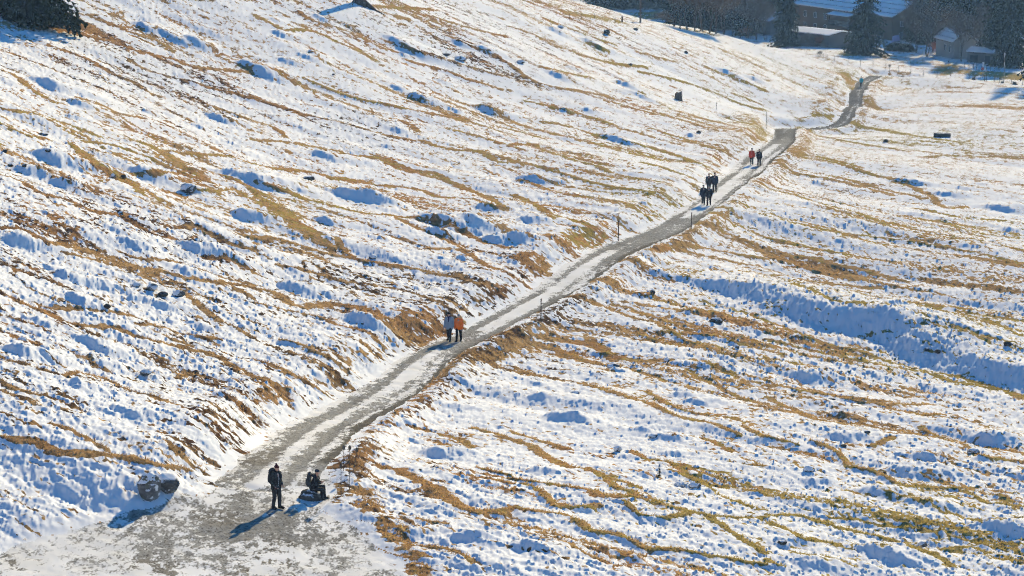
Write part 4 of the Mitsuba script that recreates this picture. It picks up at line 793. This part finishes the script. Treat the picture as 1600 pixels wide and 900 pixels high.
# bare trees
BT = [(1053,43,1),(1063,46,2),(1074,48,0),(1085,50,2),(1096,50,1),(1108,53,0),(1119,54,2),(1131,56,1),(1144,57,2),(1156,60,0),(1168,61,1),(1182,63,2),(1196,64,1),(1040,40,4),(1031,36,4)]
for i, (x, y, kd) in enumerate(BT):
    if kd == 4: tree_at(on_land(x, y), 4, ('low bare bush at the left end of the thicket' if i == 13 else 'outermost bare bush on the brown crest left of the thicket'), None, rz=i * 50, name='bare_shrub', lib=BARE); continue
    tree_at(on_land(x, y), kd, ORD[i] + ' leafless tree from the left in the thicket behind the crest', 'leafless trees of the thicket', rz=i * 77 % 360, sc=.85 + .05 * (i % 5), name='bare_tree', lib=BARE)
HUTS = [(1432,84,2),(1446,86,0),(1458,82,1),(1540,84,2),(1526,86,1),(1436,70,0),(1448,90,1),(1502,97,2)]
HX = sorted(t[0] for t in HUTS)
for i, (x, y, kd) in enumerate(HUTS):
    tree_at(on_land(x, y), kd, ORD[int(np.searchsorted(HX, x))] + ' brownish leafless tree from the left among the huts right of the farmhouse', 'leafless trees among the huts', rz=i * 61 % 360, sc=.9 + .04 * (i % 4), name='bare_tree', lib=BARE)
for x, y, kd, sc, lb in ((1166,60,3,1.1,'rusty red leafless bush in front of the small hut'),(1278,74,3,1.25,'reddish bare bush in front of the white-roofed shed'),(1262,74,4,1.2,'grey-brown bare bush left of the white-roofed shed'),(1460,84,3,1.1,'rusty bush left of the hut with the stove pipe'),
                         (1281,88,4,.35,'tiny dark bush in the shaded snow by the fence')):
    tree_at(on_land(x, y), kd, lb, sc=sc, rz=x % 90, name='bare_shrub', lib=BARE)
def leafy_blob(seed, n, size):
    g = np.random.default_rng(seed); c = g.normal(size=(n, 3)); c /= np.linalg.norm(c, axis=1, keepdims=True); c = c * (.75 + .3 * g.random((n, 1))) * np.asarray(size); c[:, 2] = np.abs(c[:, 2])
    d = g.normal(0, .16, (n, 3, 3)); t = (c[:, None] + d).reshape(-1, 3); return trimesh.Trimesh(t, np.arange(3 * n).reshape(-1, 3), process=False)
p = on_land(1406, 81); k = numbered('hedge'); tag(k, 'dark clipped hedge with a little snow on top, right of the broad spruce', 'hedge')
put(k, 'foliage', place(leafy_blob(4, 3000, (3.2, .9, 1.9)), p, -.3), 'needles', smooth=False)
put(k, 'snow_cap', place(to_tm(ell((.6, 0, 1.78), 1.6, .4, .16)), p, -.3), 'snow_plain')
p = on_land(1526, 80); k = numbered('snowy_bush'); tag(k, 'bush with snow-laden twigs beside the young spruce', 'bush')
put(k, 'twigs', place(leafy_blob(6, 900, (1.5, 1.2, 3.2)), p, 0), 'twig', smooth=False); put(k, 'snow', place(leafy_blob(7, 240, (1.6, 1.3, 3.4)), p, 0), 'snow_plain', smooth=False)
p = on_land(1030, 753); k = numbered('young_spruce'); tag(k, 'knee-high spruce seedling standing alone in the snow at lower centre', 'tree')
sd_ = spruce_mesh(6, 1.5, 8, .5, 8, .05, 3); sd_.apply_scale(.095); put(k, 'crown', place(sd_, p, 0), 'needles', smooth=False); put(k, 'trunk', _tube(p - [0, 0, .1], p + [0, 0, .6], .014, .004, 5), 'bark')
# dry stalks at the lot's edge
for i, (x, y, hh_, lb) in enumerate(((533,782,1.25,'tall dark dried stalk with a spiky head right of the sitting hiker'),(546,771,1.75,'tallest dried stalk with side twigs at the path edge'),(537,745,1.0,'dark dried stalk higher up on the path edge'),(552,748,.9,'short dried stalk behind the tallest one'))):
    p = on_land(x, y); k = numbered('dry_stalk'); tag(k, lb, 'plant'); g = np.random.default_rng(i)
    top = p + [.08 * g.normal(), .05, hh_]; put(k, 'stem', _tube(p - [0, 0, .1], top, .016, .010, 5), 'bark')
    tw = [_tube(p + (top - p) * u, p + (top - p) * u + np.array([g.normal(0, .16), g.normal(0, .1), .16 * g.random()]), .009, .005, 4) for u in np.linspace(.3, .95, 9)]
    put(k, 'twigs', trimesh.util.concatenate(tw), 'bark'); put(k, 'head', place(leafy_blob(i + 60, 60, (.07, .07, .12)) if False else to_tm(ell((0, 0, 0), .06, .06, .11)), top, 0), 'bark')

# ---------------------------------------------------------------- buildings
def box_between(a, b, c, h):
    """a slab on the parallelogram a, b, c (three corners) with thickness h upwards"""
    a, b, c = (np.asarray(v, float) for v in (a, b, c)); d = b + c - a; n = np.array([0, 0, h])
    v = np.array([a, b, d, c, a + n, b + n, d + n, c + n])
    f = [[0, 2, 1], [0, 3, 2], [4, 5, 6], [4, 6, 7], [0, 1, 5], [0, 5, 4], [1, 2, 6], [1, 6, 5], [2, 3, 7], [2, 7, 6], [3, 0, 4], [3, 4, 7]]
    m = trimesh.Trimesh(v, f, process=False); m.fix_normals(); return m
def house(name, label, P0, P1, w, z0, he, rise, wall, over=.8, windows=(), gable_windows=(), snow='snow_plain', rails=0, doors=(), chimney=None):
    """P0 to P1: the eave on the camera's side, left to right; w: half the depth"""
    k = numbered(name); tag(k, label, 'house' if name != 'shed' else 'shed')
    P0, P1 = np.array([*P0, 0.0]), np.array([*P1, 0.0]); ax = (P1 - P0) / np.linalg.norm(P1 - P0); pn_ = np.array([-ax[1], ax[0], 0.0]); Z3 = np.array([0, 0, 1.0])
    L = np.linalg.norm(P1 - P0); O = P0 + Z3 * z0
    def q(u, v, z): return O + ax * u + pn_ * v + Z3 * z
    W2 = 2 * w
    # walls as a five-sided prism
    u0, u1, v0, v1 = over, L - over, over, W2 - over; zt = he + rise * (1 - over / w) - .05 - rise * (1 - 2 * over / w) * 0
    slope = rise / w
    prof = [(v0, -1.0), (v1, -1.0), (v1, he + slope * over - .12), (w, he + rise - .12), (v0, he + slope * over - .12)]
    V_ = np.array([q(u0, v, z) for v, z in prof] + [q(u1, v, z) for v, z in prof])
    F_ = [[0, 4, 3], [0, 3, 2], [0, 2, 1], [5, 6, 7], [5, 7, 8], [5, 8, 9]]
    for i in range(5): j = (i + 1) % 5; F_ += [[i, j, 5 + j], [i, 5 + j, 5 + i]]
    m = trimesh.Trimesh(V_, F_, process=False); m.fix_normals(); put(k, 'wall', m, wall, smooth=False)
    for s in (0, 1):
        a = q(0, 0 if s == 0 else W2, he); b = q(L, 0 if s == 0 else W2, he); c = q(0, w, he + rise)
        rk_ = put(k, 'roof', box_between(a, b, c, .16), 'wood_dark', smooth=False)
        e = .06
        a2, b2, c2 = a + ax * e + Z3 * .163, b - ax * e + Z3 * .163, c + ax * e + Z3 * .163
        put(rk_, 'snow', box_between(a2, b2, c2, .16), snow, smooth=False)
        for r in range(rails):
            t = (r + .5) / rails * .8 + .05; pa, pb = a2 + (c2 - a2) * t + Z3 * .2, b2 + (c2 - a2) * t + Z3 * .2
            put(rk_, 'snow_guard', _tube(pa, pb, .05, .05, 5), 'wood_dark')
    for (u, z, ww, wh) in windows:
        fr = put(k, 'window', box_between(q(u, v0 - .06, z), q(u + ww, v0 - .06, z), q(u, v0 + .02, z), wh), 'sign_white', smooth=False)
        for t in (.06, .53): put(fr, 'pane', box_between(q(u + ww * t, v0 - .075, z + .07), q(u + ww * (t + .41), v0 - .075, z + .07), q(u + ww * t, v0 - .05, z + .07), wh - .14), 'glass_dark', smooth=False)
    for (v, z, ww, wh) in gable_windows:
        fr = put(k, 'window', box_between(q(u1 + .06, v, z), q(u1 + .06, v + ww, z), q(u1 - .02, v, z), wh), 'sign_white', smooth=False)
        for t in (.06, .53): put(fr, 'pane', box_between(q(u1 + .075, v + ww * t, z + .07), q(u1 + .075, v + ww * (t + .41), z + .07), q(u1 + .05, v + ww * t, z + .07), wh - .14), 'glass_dark', smooth=False)
    for (u, ww, wh) in doors: put(k, 'door', box_between(q(u, v0 - .05, 0), q(u + ww, v0 - .05, 0), q(u, v0 + .02, 0), wh), 'glass_dark', smooth=False)
    if chimney:
        u, v, z, h_, r0 = chimney; put(k, 'chimney', _tube(q(u, v, z), q(u, v, z + h_), r0, r0, 8), 'concrete'); put(k, 'chimney_cap', _tube(q(u, v, z + h_), q(u, v, z + h_ + .18), r0 * 1.5, r0 * 1.5, 8), 'concrete')
    return k, q
k, q = house('farmhouse', 'large brown farmhouse with a long snow-covered roof and a balcony', (62.5, 649), (82, 620), 6.75, .5, 5.6, 2.8, 'wall_brown', over=1.0, rails=3,
             windows=[(4, 3.2, 1.0, 1.3), (7.5, 3.2, 1.0, 1.3), (11, 3.2, 1.0, 1.3), (4, .7, 1.0, 1.3), (7.5, .7, 1.0, 1.3), (11, .7, 1.0, 1.3), (24, .8, 1.1, 1.3), (29, .8, 1.1, 1.3)], gable_windows=[(3, .9, 1.1, 1.3), (8.5, .9, 1.1, 1.3), (3.2, 3.5, 1.1, 1.2), (8.5, 3.5, 1.1, 1.2)])
pr = put(k, 'porch_roof', box_between(q(15, -1.9, 4.7), q(22.5, -1.9, 4.7), q(15, .98, 5.25), .14), 'wood_dark', smooth=False)
put(pr, 'snow', box_between(q(15.05, -1.85, 4.845), q(22.45, -1.85, 4.845), q(15.05, .93, 5.395), .14), 'snow_plain', smooth=False)
bal = put(k, 'balcony', box_between(q(15.3, -1.4, 2.5), q(22.2, -1.4, 2.5), q(15.3, .95, 2.5), .14), 'wood_dark', smooth=False)
put(bal, 'handrail', box_between(q(15.3, -1.45, 3.55), q(22.2, -1.45, 3.55), q(15.3, -1.33, 3.55), .1), 'wood_grey', smooth=False)
for i in range(24): put(bal, 'baluster', box_between(q(15.35 + i * .295, -1.42, 2.64), q(15.45 + i * .295, -1.42, 2.64), q(15.35 + i * .295, -1.36, 2.64), .91), 'wood_grey', smooth=False)
for u in (15.4, 22.0): put(bal, 'post', box_between(q(u, -1.42, -.5), q(u + .16, -1.42, -.5), q(u, -1.26, -.5), 5.2), 'wood_dark', smooth=False)
house('shed', 'dark shed with a bright snow-covered roof in front of the farmhouse', (57.0, 607.5), (66.0, 598), 4.2, 1.4, 3.3, .5, 'wall_grey', over=.4, doors=[(9.0, 1.4, 2.2)], windows=[(3, 1.2, .8, .8)])
house('hut', 'small hut with a patchy white roof half hidden by the leafless thicket', (52.4, 641), (56.6, 632.5), 3.6, .5, 3.3, 1.8, 'wall_grey', over=.5, windows=[(3, 1.2, .9, 1.0)])
k, q = house('hut', 'little pale hut with a stove pipe and two windows', (87.2, 595), (89.9, 586), 3.0, 1.6, 3.1, 2.0, 'wall_pale', over=.5, rails=2, windows=[(4.6, 1.0, .9, 1.5), (6.7, 1.0, .9, 1.5)], chimney=(7.4, 2.2, 4.4, 2.6, .16))
house('shed', 'low grey shed with dark openings below the black spruce', (91.5, 579), (100, 573.5), 2.6, 1.4, 2.3, .7, 'wall_grey', over=.3, doors=[(1.0, 1.6, 1.8), (4.2, 1.1, 1.9), (7.0, 1.4, 1.8)])
p = on_land(1400, 70); k = numbered('covered_stack'); tag(k, 'stack under a pale violet tarpaulin behind the hedge', 'tarpaulin')
put(k, 'cover', place(soft(hull(((-.7, 0, .3), .3), ((.7, 0, .3), .3), ((-.5, 0, 1.5), .3), ((.4, 0, 1.7), .25)), .2, 4), p, 0), 'tarp')

# ---------------------------------------------------------------- fences, signs, pole
def fence(posts, label, r0=.05):
    k = numbered('wire_fence'); tag(k, label, 'fence'); tops = []
    for x, yt, yb in posts:
        p = on_land(x, yb); h_ = np.clip((yb - yt) / (FOC / p[1]), .8, 1.5); put(k, 'post', _tube(p - [0, 0, .25], p + [0, 0, h_], r0, r0 * .85, 6), 'wood_dark'); tops.append((p, h_))
    for f in (.95, .55):
        for (a, ha), (b, hb) in zip(tops[:-1], tops[1:]):
            if np.linalg.norm(a - b) < 22: put(k, 'wire', _tube(a + [0, 0, ha * f], b + [0, 0, hb * f], .008, .008, 3), 'metal_grey')
fence([(1286,84,93),(1292,86,94),(1304,88,97.5),(1325,91,100.5),(1344,94,104),(1364,96,105.5),(1384,99,110),(1404,103,114.5),(1423,105.5,116),(1443,109,118.5),(1464,111,120.5),(1485,115,122.5)], 'low wire fence on thin posts crossing the bright field behind the bend')
fence([(1514,117,126),(1523,118,126.5),(1538,117,128),(1541,117,128.5),(1554,120,129.5),(1562,122,130),(1580,124,132),(1598,126,134)], 'wire fence in the blue shade at the right edge', .06)
fence([(1482,94,102.5),(1507,99,108),(1514,100,108.5),(1521,100,109),(1526,101,110),(1541,102,112),(1547,103,112),(1554,104,112.5),(1561,104,112.5)], 'farther wire fence in front of the grey shed', .06)
fence([(890,24,31),(908,25,32),(929,24,31.5),(961,29,36)], 'old fence along the brown crest left of the tall pole')
p = on_land(972, 36.5); k = numbered('fence_post'); tag(k, 'single thick dark post on the crest left of the tall pole', 'post'); put(k, 'post', _tube(p - [0, 0, .3], p + [0, 0, .85], .13, .11, 8), 'wood_dark'); put(k, 'top', _tube(p + [0, 0, .85], p + [0, 0, .93], .12, .06, 8), 'wood_grey')
p = on_land(1000.5, 37); k = numbered('utility_pole'); tag(k, 'tall dark pole standing on the crest', 'pole'); put(k, 'mast', _tube(p - [0, 0, .5], p + [0, 0, 9.5], .15, .10, 10), 'wood_dark'); put(k, 'crossarm', _tube(p + [-.8, 0, 9.0], p + [.8, 0, 9.0], .06, .06, 6), 'wood_dark')
p = on_land(1389.5, 119); k = numbered('round_sign'); tag(k, 'round dark sign on a post where the path bends away', 'sign'); put(k, 'post', _tube(p - [0, 0, .3], p + [0, 0, 2.0], .045, .045, 8), 'wood_dark'); put(k, 'disc', _tube(p + [0, -.05, 2.0], p + [0, -.09, 2.0], .24, .24, 20), 'wood_grey')
p = on_land(1535.5, 122); k = numbered('notice_sign'); tag(k, 'post with small red and white boards in the shade at the right', 'sign'); put(k, 'post', _tube(p - [0, 0, .3], p + [0, 0, 3.0], .05, .05, 8), 'metal_grey')
def board(c, w_, h_): return box_between(c + [-w_ / 2, -.09, -h_ / 2], c + [w_ / 2, -.09, -h_ / 2], c + [-w_ / 2, -.06, -h_ / 2], h_)
put(k, 'board', board(p + [0, 0, 2.75], .42, .36), 'sign_white', smooth=False); put(k, 'board', board(p + [0, 0, 2.25], .34, .42), 'sign_white', smooth=False); put(k, 'red_board', board(p + [-.1, 0, 1.65], .5, .5), 'sign_red', smooth=False); put(k, 'red_board', board(p + [.42, 0, 1.5], .36, .5), 'sign_white', smooth=False)
p = on_land(1568.5, 130); k = numbered('marker_pole'); tag(k, 'slim pale banded pole in front of the black spruce', 'pole')
for i in range(6): put(k, 'band', _tube(p + [0, 0, i * .9 - (.3 if i == 0 else 0)], p + [0, 0, i * .9 + .9], .05, .05, 7), 'sign_white' if i % 2 else 'wood_grey')
for x, y, w_, lb in ((1521,126,.55,'low dark stump in the shade left of the marker pole'),(1566,131,.36,'small dark stump at the foot of the marker pole'),(1585,133.5,.6,'broad dark stump nearest the right edge')):
    p = on_land(x, y); k = numbered('tree_stump'); tag(k, lb, 'tree stump'); put(k, 'trunk', place(stump(w_ * .55, w_ * .8, int(x)), p, 0), 'bark', smooth=False); put(k, 'root', place(to_tm(bone((.1, 0, .08), .1, (w_ * .9, -.2, -.02), .06)), p, 0), 'bark')
# ---------------------------------------------------------------- air: the thin haze that lies over the valley
hz0, hz1 = -3.0, 135.0
scene['haze'] = {'type': 'cube', 'to_world': T().translate([0, 1450, (hz0 + hz1) / 2]).scale([2600, 2400, (hz1 - hz0) / 2]), 'bsdf': {'type': 'null'}, 'interior': {'type': 'ref', 'id': 'air'}}
struct('haze', 'thin blue morning haze over the valley', 'stuff')
